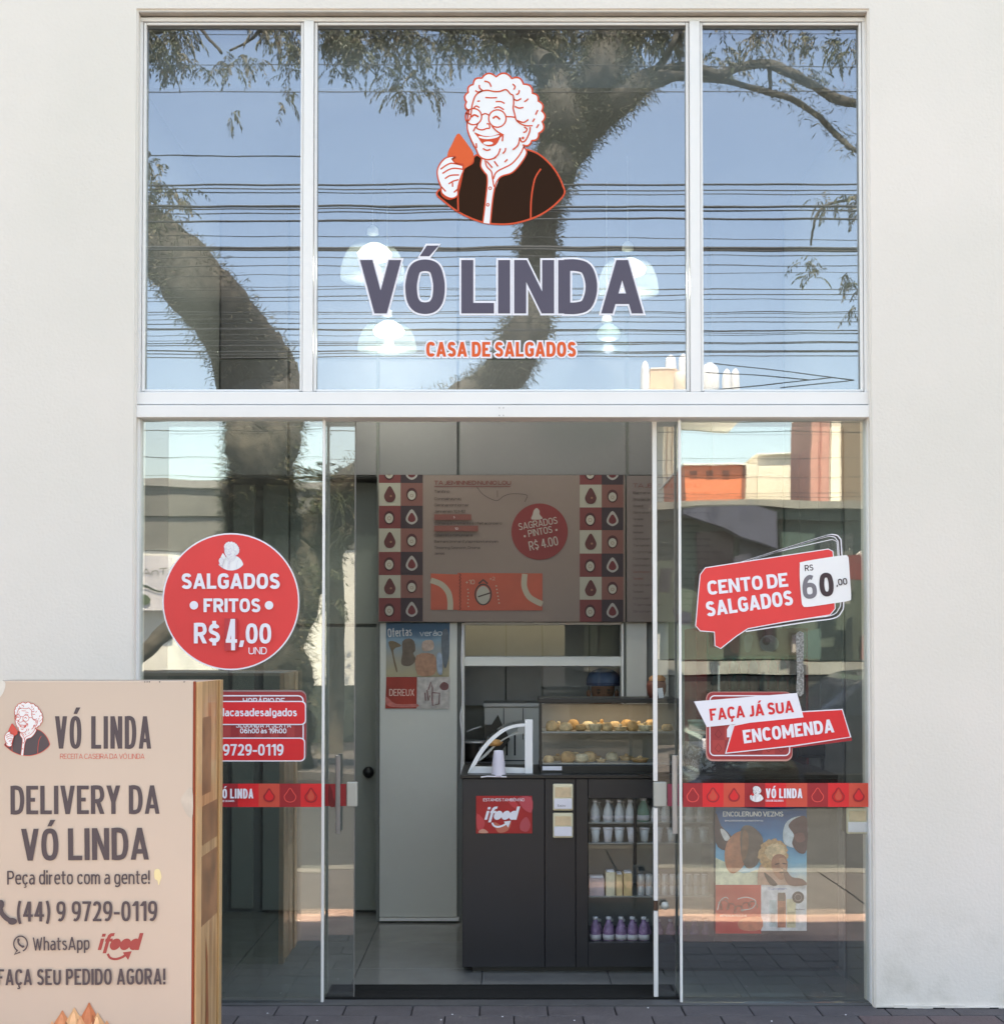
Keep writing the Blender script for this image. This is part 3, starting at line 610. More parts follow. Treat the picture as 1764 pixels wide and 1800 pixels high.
# room floor in large glossy tiles
fl = box('room_floor', -1.62, 1.62, .057, 3.3, -.05, -.006, M['grout'], kind='structure')
tx = -.695
xs = [tx+.6*k for k in range(-2, 5)]
for i in range(-2, 4):
    for j in range(4):
        a, c = max(-1.62, tx+.6*i+.002), min(1.62, tx+.6*(i+1)-.002)
        y0, y1 = .058+.6*j, .058+.6*(j+1)-.004
        if c > a: box('floor_tile', a, c, y0, min(y1, 2.1), -.006, 0, M['floor'], fl, .001)
mt = tag(prism('door_mat', [(571, 1761), (589, 1735), (1184, 1735), (1197, 1761)], 0, 1, mat('mat_black', (14, 14, 14), .95, noise=.2, nscale=30)), 'long black rubber mat lying just inside the open doors', 'mat')
me = mt.data; me.clear_geometry()
bm = bmesh.new(); addbox(bm, X(571, .07, 1761), X(1196, .07, 1761), .07, .30, .001, .012, .003)
for k in range(9): addbox(bm, X(571, .07, 1761)+.01, X(1196, .07, 1761)-.01, .085+k*.023, .094+k*.023, .0122, .014)
bm.to_mesh(me); bm.free()

# kitchen behind the hatch
k_ = thing('kitchen_room', 'tiled kitchen seen through the serving hatch', 'room')
box('kitchen_wall', -1.0, 1.62, 3.2, 3.29, -.02, 2.9, M['pillar'], k_)
box('building_back', -9, 9, 5.9, 6, -.02, RH-.301, M['stucco'], b_)
box('kitchen_ceiling', -1.0, 1.62, BY+.085, 3.19, 2.6, 2.7, M['ceil'], k_)
for a, c in ((816, 888), (890, 952), (954, 1034), (1036, 1100)):
    pbox('wall_sheet', a, 1090, c, 1240, 3.1, 3.19, mat('kitchen_sheet', (222, 224, 232), .4, noise=.06), k_, .003)
lt = thing('serving_hatch', 'white framed serving hatch with bright lintel behind the counter', 'hatch')
pbox('lintel', 816, 1154, 1092, 1171, BY+.02, BY+.07, mat('hatch_lintel', (238, 238, 234), .45, noise=.03), lt, .003)
pbox('frame_post', 811, 1095, 816, 1368, BY-.02, BY+.079, M['alu'], lt, .002)
pbox('frame_post', 1092, 1095, 1096, 1368, BY-.02, BY+.079, M['alu'], lt, .002)
pbox('frame_head', 816.2, 1094, 1091.8, 1098, BY-.02, BY+.079, M['alu'], lt, .002)
pbox('upper_pane', 817, 1099, 1091, 1153, BY+.03, BY+.036, M['glass_clear'], lt)
pbox('lower_pane', 950, 1172, 1091, 1240, BY+.03, BY+.036, M['glass_clear'], lt)
cl = tag(tube('power_cord', [P(x, y, BY-.035) for x, y in crom([(813, 1098), (811, 1160), (813, 1230), (809, 1260), (812, 1300), (810, 1365)])], .004, M['vinylw'], seg=6), 'thin white cable running down beside the serving hatch', 'cable')
gc = thing('slatted_cabinet', 'pale grey cabinet with dark slits in the kitchen behind the glass guard', 'cabinet')
KY = 2.3
pbox('cabinet_body', 851, 1243, 955, 1420, KY, KY+.4, mat('cabinet_grey', (226, 226, 222), .5), gc, .004)
pbox('cabinet_top', 849, 1236, 957, 1242.5, KY-.02, KY+.4, M['alu'], gc, .003)
for a in (885, 919): pbox('groove', a-.7, 1245, a+.7, 1300, KY-.003, KY, M['joint'], gc)
for a in (889, 903): pbox('vent_slit', a, 1292, a+3, 1328, KY-.003, KY, M['black2'], gc)
pbox('groove', 880, 1336, 924, 1338, KY-.003, KY, M['joint'], gc)
tag(prism('folded_black_cloth', [(851, 1275), (864, 1274), (869, 1266), (875, 1257), (880, 1269), (884, 1277), (896, 1300), (880, 1322), (851, 1318)], 2.14, 2.2, M['black2']), 'black pointed cloth bundle in front of the pale kitchen cabinet', 'cloth')
pot = thing('cooking_pot', 'dark cooking pot with steel rim just inside the hatch', 'pot')
pc = P(834, 1330, 2.0)
lathe('pot_body', [(.0, 0), (.078, 0), (.083, .02), (.083, .10), (.086, .11), (.080, .11), (.078, .02), (0, .015)], (pc.x, 2.02, pc.z-.02), mat('dark_pot', (44, 40, 38), .4), pot)
lathe('pot_rim', [(.086, .1), (.089, .104), (.089, .112), (.085, .112)], (pc.x, 2.02, pc.z-.02), M['steel'], pot)
tube('pot_handle', [P(820, 1286, 2.0), P(832, 1281, 2.0), P(846, 1277, 2.0)], .006, M['steel'], pot)
stv = tag(box('kitchen_stove', hx0+.01, hx0+.21, BY+.09, 2.28, -.02, pc.z-.021, M['black2'], None, .006), 'black stove top under the cooking pot inside the hatch', 'stove')

# kitchen worker, bending behind the warming cabinet
pe = thing('person', 'kitchen worker in blue hair cap bending behind the warming cabinet', 'person')
hc = P(1058, 1211, 2.05); ps = 1.0
sk = mat('skin_warm', (150, 104, 82), .6, noise=.05); shirt = mat('worker_shirt', (96, 100, 112), .9, noise=.1)
joints = [((0, .10, -.66), .13), ((0, .06, -.46), .145), ((0, .0, -.30), .15), ((0, -.01, -.20), .10), ((0, -.02, -.14), .052), ((0, -.03, -.08), .052), ((0, -.04, -.03), .072), ((0, -.045, .03), .078), ((0, -.04, .085), .058),
          ((-.15, .0, -.25), .06), ((-.24, -.03, -.36), .048), ((-.25, -.16, -.52), .04), ((.15, .0, -.25), .06), ((.24, -.03, -.36), .048), ((.25, -.16, -.52), .04)]
edges = [(0, 1), (1, 2), (2, 3), (3, 4), (4, 5), (5, 6), (6, 7), (7, 8), (3, 9), (9, 10), (10, 11), (3, 12), (12, 13), (13, 14)]
mp_ = bpy.data.meshes.new('body'); mp_.from_pydata([Vector(j[0])+hc for j in joints], edges, []); mp_.materials.append(sk)
bo = link('body', mp_, pe)
md = bo.modifiers.new('skin', 'SKIN'); md.use_smooth_shade = True
for i, sv in enumerate(mp_.skin_vertices[0].data): sv.radius = (joints[i][1], joints[i][1]); sv.use_root = (i == 0)
bo.modifiers.new('sub', 'SUBSURF').levels = 2; bo.modifiers['sub'].render_levels = 2
lathe('hair_cap', [(.094, .03), (.1, .045), (.1, .065), (.088, .095), (.06, .115), (.025, .126), (0, .128)], (hc.x+.006, hc.y-.02, hc.z-.005), mat('hair_cap_blue', (88, 112, 150), .8, noise=.1, nscale=30), pe, 24)
lathe('cap_band', [(.095, .026), (.101, .03), (.102, .042), (.096, .046)], (hc.x+.006, hc.y-.02, hc.z-.006), mat('cap_band', (58, 78, 118), .8), pe, 24)
for sx in (-1, 1):
    lathe('eye', [(0, -.008), (.009, -.004), (.011, 0), (.009, .004), (0, .008)], (hc.x+sx*.03, hc.y-.112, hc.z-.018), mat('closed_lid', (104, 66, 52), .6), pe, 10)
    lathe('eyebrow', [(0, -.004), (.018, 0), (0, .004)], (hc.x+sx*.03, hc.y-.114, hc.z-.003), M['black2'], pe, 8)
    lathe('ear', [(0, -.028), (.012, -.015), (.014, .01), (0, .026)], (hc.x+sx*.082, hc.y-.04, hc.z-.025), sk, pe, 8)
lathe('nose', [(0, -.022), (.016, -.016), (.010, .004), (0, .022)], (hc.x, hc.y-.12, hc.z-.045), sk, pe, 8)
pt_ = thing('cup_on_cabinet', 'brown cup with pale front and tan top standing on the warming cabinet', 'cup')
pp = P(1154, 1228, .78)
lathe('cup_body', [(0, 0), (.034, 0), (.047, .03), (.05, .062), (.044, .085), (.04, .085), (.043, .06), (0, .01)], (pp.x, .8, pp.z+.002), mat('cup_brown', (112, 60, 48), .5), pt_)
lathe('cup_filling', [(.04, .08), (.042, .1), (.028, .112), (0, .114)], (pp.x+.004, .8, pp.z+.002), mat('cup_tan', (196, 140, 96), .7), pt_)
prism('cup_label', [(1155, 1210), (1164, 1209), (1166, 1226), (1157, 1227)], .747, .75, M['vinylw'], pt_)

# ============================================================ shopfront frame and panes
sf = thing('shopfront_window', 'tall white aluminium shopfront with three upper panes and two fixed lower panes', 'shopfront')
def bar(n, a, b, c, d, y0=-.03, y1=.05, m='alu', bev=.003): return pbox(n, a, b, c, d, y0, y1, M[m], sf, bev)
bar('head_rail', 243, 30, 1524, 37)
zs = Z(37, -.03); zc = Z(690, -.03)
def vbar(n, xa, xb, za, zz, y0=-.03, y1=.05, m='alu', bev=.003): return box(n, xa, xb, y0, y1, za, zz, M[m], sf, bev)
F = -.03
zt1, zt2, zt3 = Z(689.5, F), Z(711.5, F), Z(735, F); zt4 = Z(713.5, F)
vbar('jamb', X(241, F, 400), X(249, F, 400), zt1+.001, zs-.001); vbar('jamb', X(1517, F, 400), X(1526, F, 400), zt1+.001, zs-.001)
vbar('mullion', X(533, F, 400), X(550.5, F, 400), zt1+.001, zs-.001, -.036); vbar('mullion', X(1212, F, 400), X(1230, F, 400), zt1+.001, zs-.001, -.036)
for a, c in ((249.5, 532.5), (551, 1211.5), (1230.5, 1516.5)):     # glazing beads
    xa, xc = X(a, F, 400), X(c, F, 400); w = .013
    vbar('glazing_bead', xa+.001, xa+w, zt1+.006, zs-.003, -.024, -.004); vbar('glazing_bead', xc-w, xc-.001, zt1+.006, zs-.003, -.024, -.004)
    vbar('glazing_bead', xa+w+.001, xc-w-.001, zs-.014, zs-.003, -.0235, -.004); vbar('glazing_bead', xa+w+.001, xc-w-.001, zt1+.004, zt1+.014, -.0235, -.004)
    vbar('gasket', xa+w+.001, xc-w-.001, zs-.017, zs-.0143, -.02, -.004, 'gasket', 0)
    vbar('upper_pane', xa+.002, xc-.002, zt1+.003, zs-.002, 0, .006, 'glass_up', 0)
vbar('transom', X(241, F, 700), X(1527, F, 700), zt2, zt1, -.04, .05); vbar('transom', X(241, F, 720), X(1529, F, 720), zt3, zt4, -.052, .07)
vbar('transom_gap', X(243, F, 720), X(1525, F, 720), zt4+.0005, zt2-.0005, -.02, .04, 'gasket', 0)
for dx in (-7, 7):
    for py in (717, 730):
        c = P(881+dx*.5, py, -.0525); lathe('screw', [(0, -.003), (.0026, 0), (0, .003)], (c.x, c.y, c.z), M['gasket'], sf, 8)
vbar('lower_jamb', X(236, F, 1300), X(242.5, F, 1300), .005, zt3-.001); vbar('lower_jamb', X(1527.5, F, 1300), X(1536.5, F, 1300), .005, zt3-.001)
# fixed lower panes with white polished edges
for a, c, e0, e1 in ((243.2, 565.2, 565.6, 570.4), (1197.8, 1527, 1193.0, 1197.6)):
    vbar('fixed_pane', X(a, 0, 1250), X(c, 0, 1250), .005, zt3+.01, 0, .008, 'glass_lo', 0)
    vbar('pane_edge', X(e0, 0, 1250), X(e1, 0, 1250), .006, zt3-.001, -.003, .011)

def door(label, a, c, edge, mir):
    d = thing('sliding_door', label, 'door')
    y0 = .075
    zt_ = Z(737, y0)
    box('glass_leaf', X(a, y0, 1250), X(c, y0, 1250), y0, y0+.008, .012, zt_, M['glass_lo'], d)
    return d, y0
dl, DY = door('left glass door leaf slid open behind the fixed pane, with upright bar handle', 294, 622.5, 625, 1)
box('top_clamp', X(294, DY), X(622, DY), DY-.004, DY+.014, Z(737, DY)+.002, Z(730, DY), M['alu'], dl)
box('edge_strip', X(622.9, DY), X(624.4, DY), DY-.002, DY+.010, .012, Z(740, DY), M['gasket'], dl)
pbox('lock_plate', 609, 1375, 627.5, 1418, DY-.014, DY+.02, M['lockgrey'], dl, .004)
h0 = P(594, 1328, DY-.045); h1 = P(598, 1465, DY-.045)
tube('handle', [(h0.x, h0.y, h0.z), (h0.x, h0.y, h1.z)], .011, M['steel'], dl)
for z in (h0.z-.04, h1.z+.04): tube('handle_standoff', [(h0.x, h0.y, z), (h0.x, DY-.001, z)], .007, M['steel'], dl)
pr = Print(DY-.001)
pr.fill([(571, 1378), (608.5, 1378), (608.5, 1417), (571, 1417)], M['vdark']); pr.fill(crom([(578, 1380), (584, 1390), (586, 1402), (592, 1416), (578, 1416)], True, 3), col(120, 22, 30))
pr.obj('safety_strip', dl)
c0 = P(581, 763, DY-.002); lathe('clamp_screw', [(0, -.004), (.004, 0), (0, .004)], (c0.x, c0.y, c0.z), M['gasket'], dl, 8)
dr, _ = door('right glass door leaf slid open beside the counter, thick white edge and lock plate', 1155.5, 1483, 1150, 1)
for a, c in ((740, 1373), (1420, 1583), (1601, 1760)):
    box('edge_profile', X(1147.5, DY-.006, 1250), X(1155, DY-.006, 1250), DY-.006, DY+.014, max(.012, Z(c, DY)), Z(a, DY), M['alu'], dr, .002)
pbox('lock_plate', 1148.5, 1375, 1171.5, 1418, DY-.014, DY+.02, M['lockgrey'], dr, .004)
pbox('bolt_plate', 1149, 1585, 1155, 1600, DY-.008, DY+.014, mat('bolt_bronze', (92, 70, 58), .5, metal=.4), dr, .001)
kc = P(1168, 1592, DY-.03); lathe('bolt_knob', [(0, -.018), (.014, -.014), (.019, 0), (.014, .014), (0, .018)], (kc.x, kc.y, kc.z), M['lockgrey'], dr, 14)
h0 = P(1185.5, 1328, DY-.045); h1 = P(1185.5, 1465, DY-.045)
tube('handle', [(h0.x, h0.y, h0.z), (h0.x, h0.y, h1.z)], .0125, M['alu'], dr)
for z in (h0.z-.04, h1.z+.04): tube('handle_standoff', [(h0.x, h0.y, z), (h0.x, DY-.001, z)], .007, M['steel'], dr)
pr = Print(DY-.001); pr.fill([(1172.5, 1378), (1193, 1378), (1193, 1417), (1172.5, 1417)], mat('faded_red_vinyl', (172, 74, 96), .5)); pr.obj('safety_strip', dr)

# ============================================================ pendant lamps inside, behind the upper panes
def pendant(label, px, pyt, pyb, rpx, Y, power):
    BUm = BU if power > 2 else BU2
    t = thing('pendant_lamp', label, 'lamp', 'pendant lamps hanging behind the upper panes')
    c = P(px, pyb, Y); s = FPX/(DIST+Y); r = rpx/s; h = (pyb-pyt)/s
    pf = [(r*math.cos(a), h*math.sin(a)) for a in [math.radians(q) for q in range(0, 84, 7)]]+[(.012, h)]
    lathe('shade', pf, (c.x, Y, c.z), SH, t, 32)
    lathe('lamp_cap', [(.012, h-.002), (.03, h+.003), (.028, h+.03), (.008, h+.05), (.0, h+.05)], (c.x, Y, c.z), M['alu'], t, 16)
    tube('cord', [(c.x, Y, c.z+h+.05), (c.x, Y, 4.08)], .0022, M['vinylw'], t, 6)
    bc = (c.x+.01, Y, c.z+h*.52)
    lathe('bulb', [(0, -.03), (r*.3, -.022), (r*.5, -.01), (r*.55, .012), (r*.42, .04), (r*.2, .062), (0, .064)], bc, BUm, t, 24)
    L = bpy.data.lights.new('pendant_light', 'POINT'); L.energy = power; L.shadow_soft_size = .03; L.color = (.86, .92, 1)
    lo = bpy.data.objects.new('pendant_light', L); C.objects.link(lo); lo.parent = t; lo.location = (bc[0], bc[1], bc[2]-.065)
SH = bpy.data.materials.new('opal_glass'); SH.use_nodes = True
_n, _l = SH.node_tree.nodes, SH.node_tree.links; _n.clear(); _o = _n.new('ShaderNodeOutputMaterial'); _m = _n.new('ShaderNodeMixShader'); _m.inputs[0].default_value = .10
_a = _n.new('ShaderNodeBsdfTransparent'); _a.inputs[0].default_value = (.9, .97, .96, 1); _b = _n.new('ShaderNodeBsdfTranslucent'); _b.inputs[0].default_value = (.34, .40, .40, 1)
_l.new(_a.outputs[0], _m.inputs[1]); _l.new(_b.outputs[0], _m.inputs[2]); _l.new(_m.outputs[0], _o.inputs[0])
BU2 = mat('dim_bulb', (150, 160, 158), .5, emit=(240, 255, 250), estr=.05)
BU = mat('lit_bulb', (255, 255, 250), .5, emit=(250, 255, 250), estr=.42)
pendant('largest glass pendant lamp, lit, above the V of the window lettering', 655, 412, 490, 57, .95, 4.2)
pendant('lit glass pendant lamp just under the window lettering, left of the orange tagline', 680, 556, 616, 52, 1.35, 3.4)
pendant('lit glass pendant lamp behind the last letter A of the lettering', 1103, 440, 515, 54, .95, 4.2)
pendant('faint glass pendant lamp low on the right, right of the orange tagline', 1066, 567, 615, 40, 1.35, .35)
# ============================================================ window lettering and stickers (outside face of the glass)
GY = -.0015
t = thing('brand_lettering', 'large slate lettering VÓ LINDA outlined in white on the upper middle pane', 'lettering')
pr = Print(GY); pr.text('VÓ LINDA', (633, 551), (1127, 551), 94, M['slate'], .028, M['vinylw'], .035, wt=.225); pr.obj('letters', t)
t = thing('tagline_lettering', 'small orange lettering CASA DE SALGADOS with white outline under the big name', 'lettering')
pr = Print(GY); pr.text('CASA DE SALGADOS', (749, 627), (1010, 627), 26, M['orange'], .03, M['vinylw'], .11, wt=.22); pr.obj('letters', t)
t = thing('grandmother_emblem', 'large emblem of a laughing grandmother in brown cardigan holding an orange snack', 'emblem')
pr = Print(GY); emblem(pr, lambda x, y: (740+x/6, 110+y/6), 1/6); pr.obj('drawing', t)

t = thing('round_price_sticker', 'round red sticker SALGADOS FRITOS R$ 4,00 on the left lower pane', 'sticker')
pr = Print(GY); pr.fill(oval(406, 1057.5, 120.5, n=72), M['vinylw']); pr.fill(oval(406, 1057.5, 118, n=72), M['vinylr'])
pr.obj('disc', t)
pr = Print(GY-.0012)
wl_ = mat('emblem_grey_line', (206, 196, 214), .5)
emblem(pr, ET(384.5, 952, 43/1355), 43/1355, M['face'], wl_, M['face'], M['face'])
pr.text('SALGADOS', (319, 1035), (492, 1035), 27, M['vinylw'], .047); pr.text('FRITOS', (358, 1076), (458, 1076), 24, M['vinylw'], .047)
for x in (341, 473): pr.fill(oval(x, 1064, 7.5), M['vinylw'], False)
pr.text('R$', (341, 1131), (387, 1131), 36, M['vinylw'], .03); pr.text(',00', (420, 1131), (477, 1131), 35, M['vinylw'], .03)
pr.text('UND', (437, 1150), (469, 1150), 12.5, M['vinylw'], .005)
pr.fill([(395, 1087), (417, 1087), (417, 1144), (395, 1144)], mat('patch_red', (196, 54, 62), .5)); pr.text('4', (397, 1143), (417, 1143), 55, M['vinylw'], .0)
pr.obj('lettering', t)

PERIOD = 36.72
def drop_(pr, cx, cy, s, kind):
    pts = crom([(cx, cy-s*1.25), (cx+s*.55, cy-s*.5), (cx+s*.98, cy+s*.15), (cx+s*.7, cy+s*.85), (cx, cy+s*1.1), (cx-s*.7, cy+s*.85), (cx-s*.98, cy+s*.15), (cx-s*.55, cy-s*.5)], True, 3)
    if kind == 0: pr.stroke(pts, 1.6, col(236, 84, 78), True, True)
    elif kind == 1:
        pr.stroke(pts, 2, M['vdark'], True, True); pr.fill([(cx+(x-cx)*.62, cy+(y-cy)*.75) for x, y in pts], M['vor'])
    else:
        pr.fill(pts, M['vdark']); pr.fill([(cx+(x-cx)*.72, cy+(y-cy)*.75) for x, y in pts], M['vinylr2'])
def strip(label, x0, x1, first, edges, drops, ytop, ybot, ttl, emb, tag_):
    t = thing('safety_strip', label, 'strip')
    pr = Print(GY); cs = [M['vdark'], M['vinylr2'], M['vor']]
    for i in range(len(edges)-1):
        pr.fill([(edges[i], ytop), (edges[i+1], ytop), (edges[i+1], ybot), (edges[i], ybot)], cs[(first+i) % 3], i == 0)
    cy = (ytop+ybot)/2
    for i in drops: drop_(pr, (edges[i]+edges[i+1])/2, cy+.5, 10.5, (first+i) % 3)
    pr.text('VÓ LINDA', (ttl[0], cy+5.5), (ttl[1], cy+5.5), 17, M['vinylw'], .03)
    pr.text('CASA DE SALGADOS', (ttl[0], cy+11.6), (ttl[0]+31, cy+11.6), 3.4, M['vinylw'], .02)
    if emb is not None: emblem(pr, ET(emb, ytop+5, 24/1355), 24/1355, M['face'], M['slate'], M['face'], M['vinylr2'], True, 10)
    pr.obj('print', t)
strip('red and orange squared safety strip with VÓ LINDA across the left pane', 243, 565, 0, [565-PERIOD*k for k in range(8, -1, -1)], [0, 1, 2, 5, 6, 7], 1377.5, 1418.5, (381, 445), 352, 0)
strip('red and orange squared safety strip with VÓ LINDA across the right pane', 1199, 1526, 0, [1200, 1234, 1271, 1308, 1344, 1381, 1418, 1454.5, 1491, 1526], [0, 1, 2, 6, 7, 8], 1376.5, 1418.5, (1345, 1409), 1317, 0)

t = thing('opening_hours_sticker', 'dark red rounded opening hours sticker behind the contact stickers, left pane', 'sticker')
pr = Print(GY); hr = mat('hours_red', (160, 50, 54), .5, noise=.05)
pr.fill(rrect(240, 1213, 539, 1338, 12), mat('hours_rim', (150, 122, 120), .5)); pr.fill(rrect(242, 1216, 538, 1338, 11), hr); pr.stroke(rrect(246, 1223, 533, 1333, 9), 2.2, M['vinylw'], True, True)
for i in range(5): pr.fill([(392+i*28, 1276), (406+i*28, 1276), (406+i*28, 1296), (392+i*28, 1296)], col(176, 62, 62), i == 0)
pr.text('HORÁRIO DE', (427, 1237), (500, 1237), 10, M['vinylw'], .02); pr.text('SEGUNDA À SEXTA', (415, 1279), (511, 1279), 10, M['vinylw'], .01); pr.text('06h00 às 19h00', (422, 1289), (503, 1289), 8.6, M['vinylw'], .03)
pr.obj('panel', t)
t = thing('web_address_sticker', 'red rounded sticker with the shop web name, upper of the two contact stickers', 'sticker')
pr = Print(GY-.005); pr.fill(rrect(215, 1232, 538, 1274.5, 8), M['vinylw']); pr.fill(rrect(217, 1234, 536, 1272.5, 7), M['vinylr2'])
pr.text('@volindacasadesalgados', (338, 1259), (522, 1259), 13.5, M['vinylw'], .025); pr.obj('panel', t)
t = thing('phone_number_sticker', 'red rounded sticker with phone number 9729-0119, lower of the two contact stickers', 'sticker')
pr = Print(GY-.005); pr.fill(rrect(215, 1296.5, 536.5, 1338.5, 8), M['vinylw']); pr.fill(rrect(217, 1298.5, 534.5, 1336.5, 7), M['vinylr2'])
pr.text('(44) 9 9729-0119', (326, 1328), (497, 1328), 20, M['vinylw'], .025); pr.obj('panel', t)

t = thing('speech_bubble_sticker', 'red speech bubble sticker CENTO DE SALGADOS with white price card, right pane', 'sticker')
bub = [(1222, 1100), (1227, 1040), (1230, 1010), (1239, 998), (1330, 984), (1455, 965), (1463, 969), (1464, 980), (1467, 1070), (1458, 1081), (1380, 1093), (1314, 1105), (1294, 1118), (1266, 1140), (1256, 1135), (1255, 1111), (1230, 1109)]
pr = Print(GY)
back = [(1300, 989), (1440, 945), (1466, 940), (1475, 946), (1478, 960), (1482, 1055), (1478, 1076), (1464, 1087), (1420, 1093), (1310, 1110)]
pr.stroke(crom(back, False, 4), 2.0, M['vinylw'])
pr.stroke(crom([(x-5, y+3 if y < 1020 else y-5) for x, y in back], False, 4), 1.4, M['vinylw']); pr.stroke(crom([(x-2.5, y+1.5 if y < 1020 else y-2.5) for x, y in back], False, 4), 1.8, M['tagink'])
pr.stroke([(1340, 976), (1400, 962), (1462, 948), (1470, 952), (1472, 978)], 1.2, M['vinylw'])
pr.fill(bub, M['vinylr']); pr.stroke(bub, 1.6, M['vinylw'], True, True); pr.obj('bubble', t)
pr = Print(GY-.001); pr.text('CENTO DE', (1244, 1046), (1384, 1031), 24.5, M['vinylw'], .045); pr.obj('lettering', t); pr = Print(GY-.001); pr.text('SALGADOS', (1242, 1084), (1394, 1063), 26, M['vinylw'], .045); pr.obj('lettering', t)
pr = Print(GY-.003)
tagp = crom([(1405, 992), (1408, 988), (1440, 982), (1482, 976), (1489, 978), (1491, 985), (1494, 1030), (1495, 1050), (1491, 1056), (1460, 1061), (1418, 1067), (1410, 1064), (1408, 1056), (1405, 1020)], True, 3)
pr.fill(tagp, M['face']); pr.text('RS', (1414, 1004), (1429, 1002.5), 10.5, M['tagink'], .02)
pr.text('6', (1411, 1053), (1436, 1051), 41, M['tagink2'], .03); pr.text('0', (1441, 1049), (1466, 1047), 41, M['tagink'], .04); pr.text(',00', (1469, 1030), (1489, 1027), 11.5, M['tagink'], .02)
pr.obj('price_card', t)

t = thing('loyalty_sticker', 'dark red patterned rounded sticker half hidden under the order-now sticker', 'sticker')
pr = Print(GY); pr.fill(rrect(1240, 1216, 1392, 1338, 12), mat('loyalty_rim', (196, 140, 132), .5)); pr.fill(rrect(1242, 1217, 1391, 1335, 11), hr); pr.stroke(rrect(1247, 1223, 1387, 1328, 8), 2, M['vinylw'], True, True)
pr.k += 1
for i in range(6):
    for j in range(4):
        if (i+j) % 2: pr.fill([(1251+i*22, 1226+j*25), (1273+i*22, 1226+j*25), (1273+i*22, 1251+j*25), (1251+i*22, 1251+j*25)], col(180, 64, 62), False)
pr.k += 1
for i in range(6):
    for j in range(4): pr.stroke([(1262+i*22+x, 1240+j*25+y) for x, y in ((0, -8), (6, 1), (0, 7), (-6, 1))], 1, col(120, 28, 34), True)
pr.fill([(1277, 1282), (1282, 1274), (1288, 1274), (1284, 1296), (1277, 1296)], M['vinylw']); pr.obj('panel', t)
t = thing('order_now_sticker', 'white and red slanted banner sticker FAÇA JÁ SUA ENCOMENDA on the right pane', 'sticker')
pr = Print(GY-.004)
rb = [(1288, 1274), (1409, 1250), (1480, 1246), (1495.5, 1296), (1395, 1312), (1273.5, 1325)]
pr.fill([(x+1.5, y+5) for x, y in ((1384, 1305), (1480, 1246), (1495.5, 1296), (1494, 1297), (1390, 1310))], M['vdark']); pr.fill(rb, M['vinylw']); pr.fill([(1290, 1276), (1409, 1252), (1479, 1248), (1493, 1295), (1394, 1310), (1276, 1323)], M['vinylr2'])
pr.fill([(1219, 1233), (1400, 1218), (1411.5, 1261), (1241.5, 1278)], M['vinylw']); pr.obj('banner', t)
pr = Print(GY-.0062); pr.text('FAÇA JÁ SUA', (1248, 1267), (1393.5, 1252), 21, M['vinylr2'], .035); pr.obj('lettering', t); pr = Print(GY-.0062); pr.text('ENCOMENDA', (1307, 1307), (1466, 1287), 23.5, M['vinylw'], .045); pr.obj('lettering', t)
tg = mat('crinkled_tape', (128, 128, 126), .35, noise=.7, nscale=120, bump=.6)
tag(prism('tape_strip', crom([(1399, 1113), (1412, 1113), (1411, 1160), (1412, 1219), (1399, 1219), (1400, 1190), (1399, 1150), (1398, 1128)], True, 2), -.0002, -.0012, tg), 'crinkled strip of old tape on the glass above the order-now sticker', 'tape')

_pc = {}
def pcol(r, g, b):
    k = (r, g, b)
    if k not in _pc: _pc[k] = mat('photo_print', k, .5, noise=.24, nscale=34)
    return _pc[k]
# posters stuck behind the glass / on the pillar
def cosmetics(pr, T, g=1.0, big=True):
    """beach poster with red and white lower squares. T: unit square (0..1, 0..1.375) -> picture points"""
    q = lambda L: [T(*p) for p in L]
    c = lambda r, gg, b: pcol(int(r*g), int(gg*g), int(b*g))
    pr.fill(q([(0, 0), (1, 0), (1, .84), (0, .84)]), c(38, 128, 172)); pr.fill(q([(0, .38), (.3, .5), (.6, .42), (1, .3), (1, .84), (0, .84)]), c(110, 176, 206)); pr.fill(q([(0, .5), (.35, .66), (.52, .62), (.62, .84), (0, .84)]), c(226, 224, 186))
    return q, c
t = thing('beach_poster', 'blue beach poster with blond figure and red and white lower squares, behind the right pane', 'poster')
w0, w1, h0, h1 = 1257, 1417, 1419, 1641
T = lambda x, y: (w0+x*(w1-w0), h0+y*(h1-h0)/1.375)
pr = Print(.05, P, .0006)
def ramp_mat(nm, stops, z0, z1):
    m = mat(nm, (128, 128, 128), .6); n, l = m.node_tree.nodes, m.node_tree.links
    tc = n['Texture Coordinate']; sp = n.new('ShaderNodeSeparateXYZ'); mr = n.new('ShaderNodeMapRange'); mr.inputs['From Min'].default_value = z0; mr.inputs['From Max'].default_value = z1
    cr = n.new('ShaderNodeValToRGB'); ns = n.new('ShaderNodeTexNoise'); ns.inputs['Scale'].default_value = 12; ad = n.new('ShaderNodeMath'); ad.operation = 'MULTIPLY_ADD'; ad.inputs[1].default_value = .25
    l.new(tc.outputs['Object'], sp.inputs[0]); l.new(sp.outputs['Z'], mr.inputs[0]); l.new(tc.outputs['Object'], ns.inputs['Vector']); l.new(ns.outputs['Fac'], ad.inputs[0]); l.new(mr.outputs[0], ad.inputs[2]); l.new(ad.outputs[0], cr.inputs[0])
    e = cr.color_ramp.elements
    for i, (p, c) in enumerate(stops):
        k = e[i] if i < 2 else e.new(p)
        k.position = p; k.color = (*lin(c), 1)
    l.new(cr.outputs[0], n['Principled BSDF'].inputs['Base Color']); return m
skyb = ramp_mat('poster_sky', [(.15, (226, 226, 214)), (1.1, (4, 84, 140)), (.4, (120, 190, 220)), (.7, (20, 132, 186))], Z(1556, .05), Z(1420, .05))
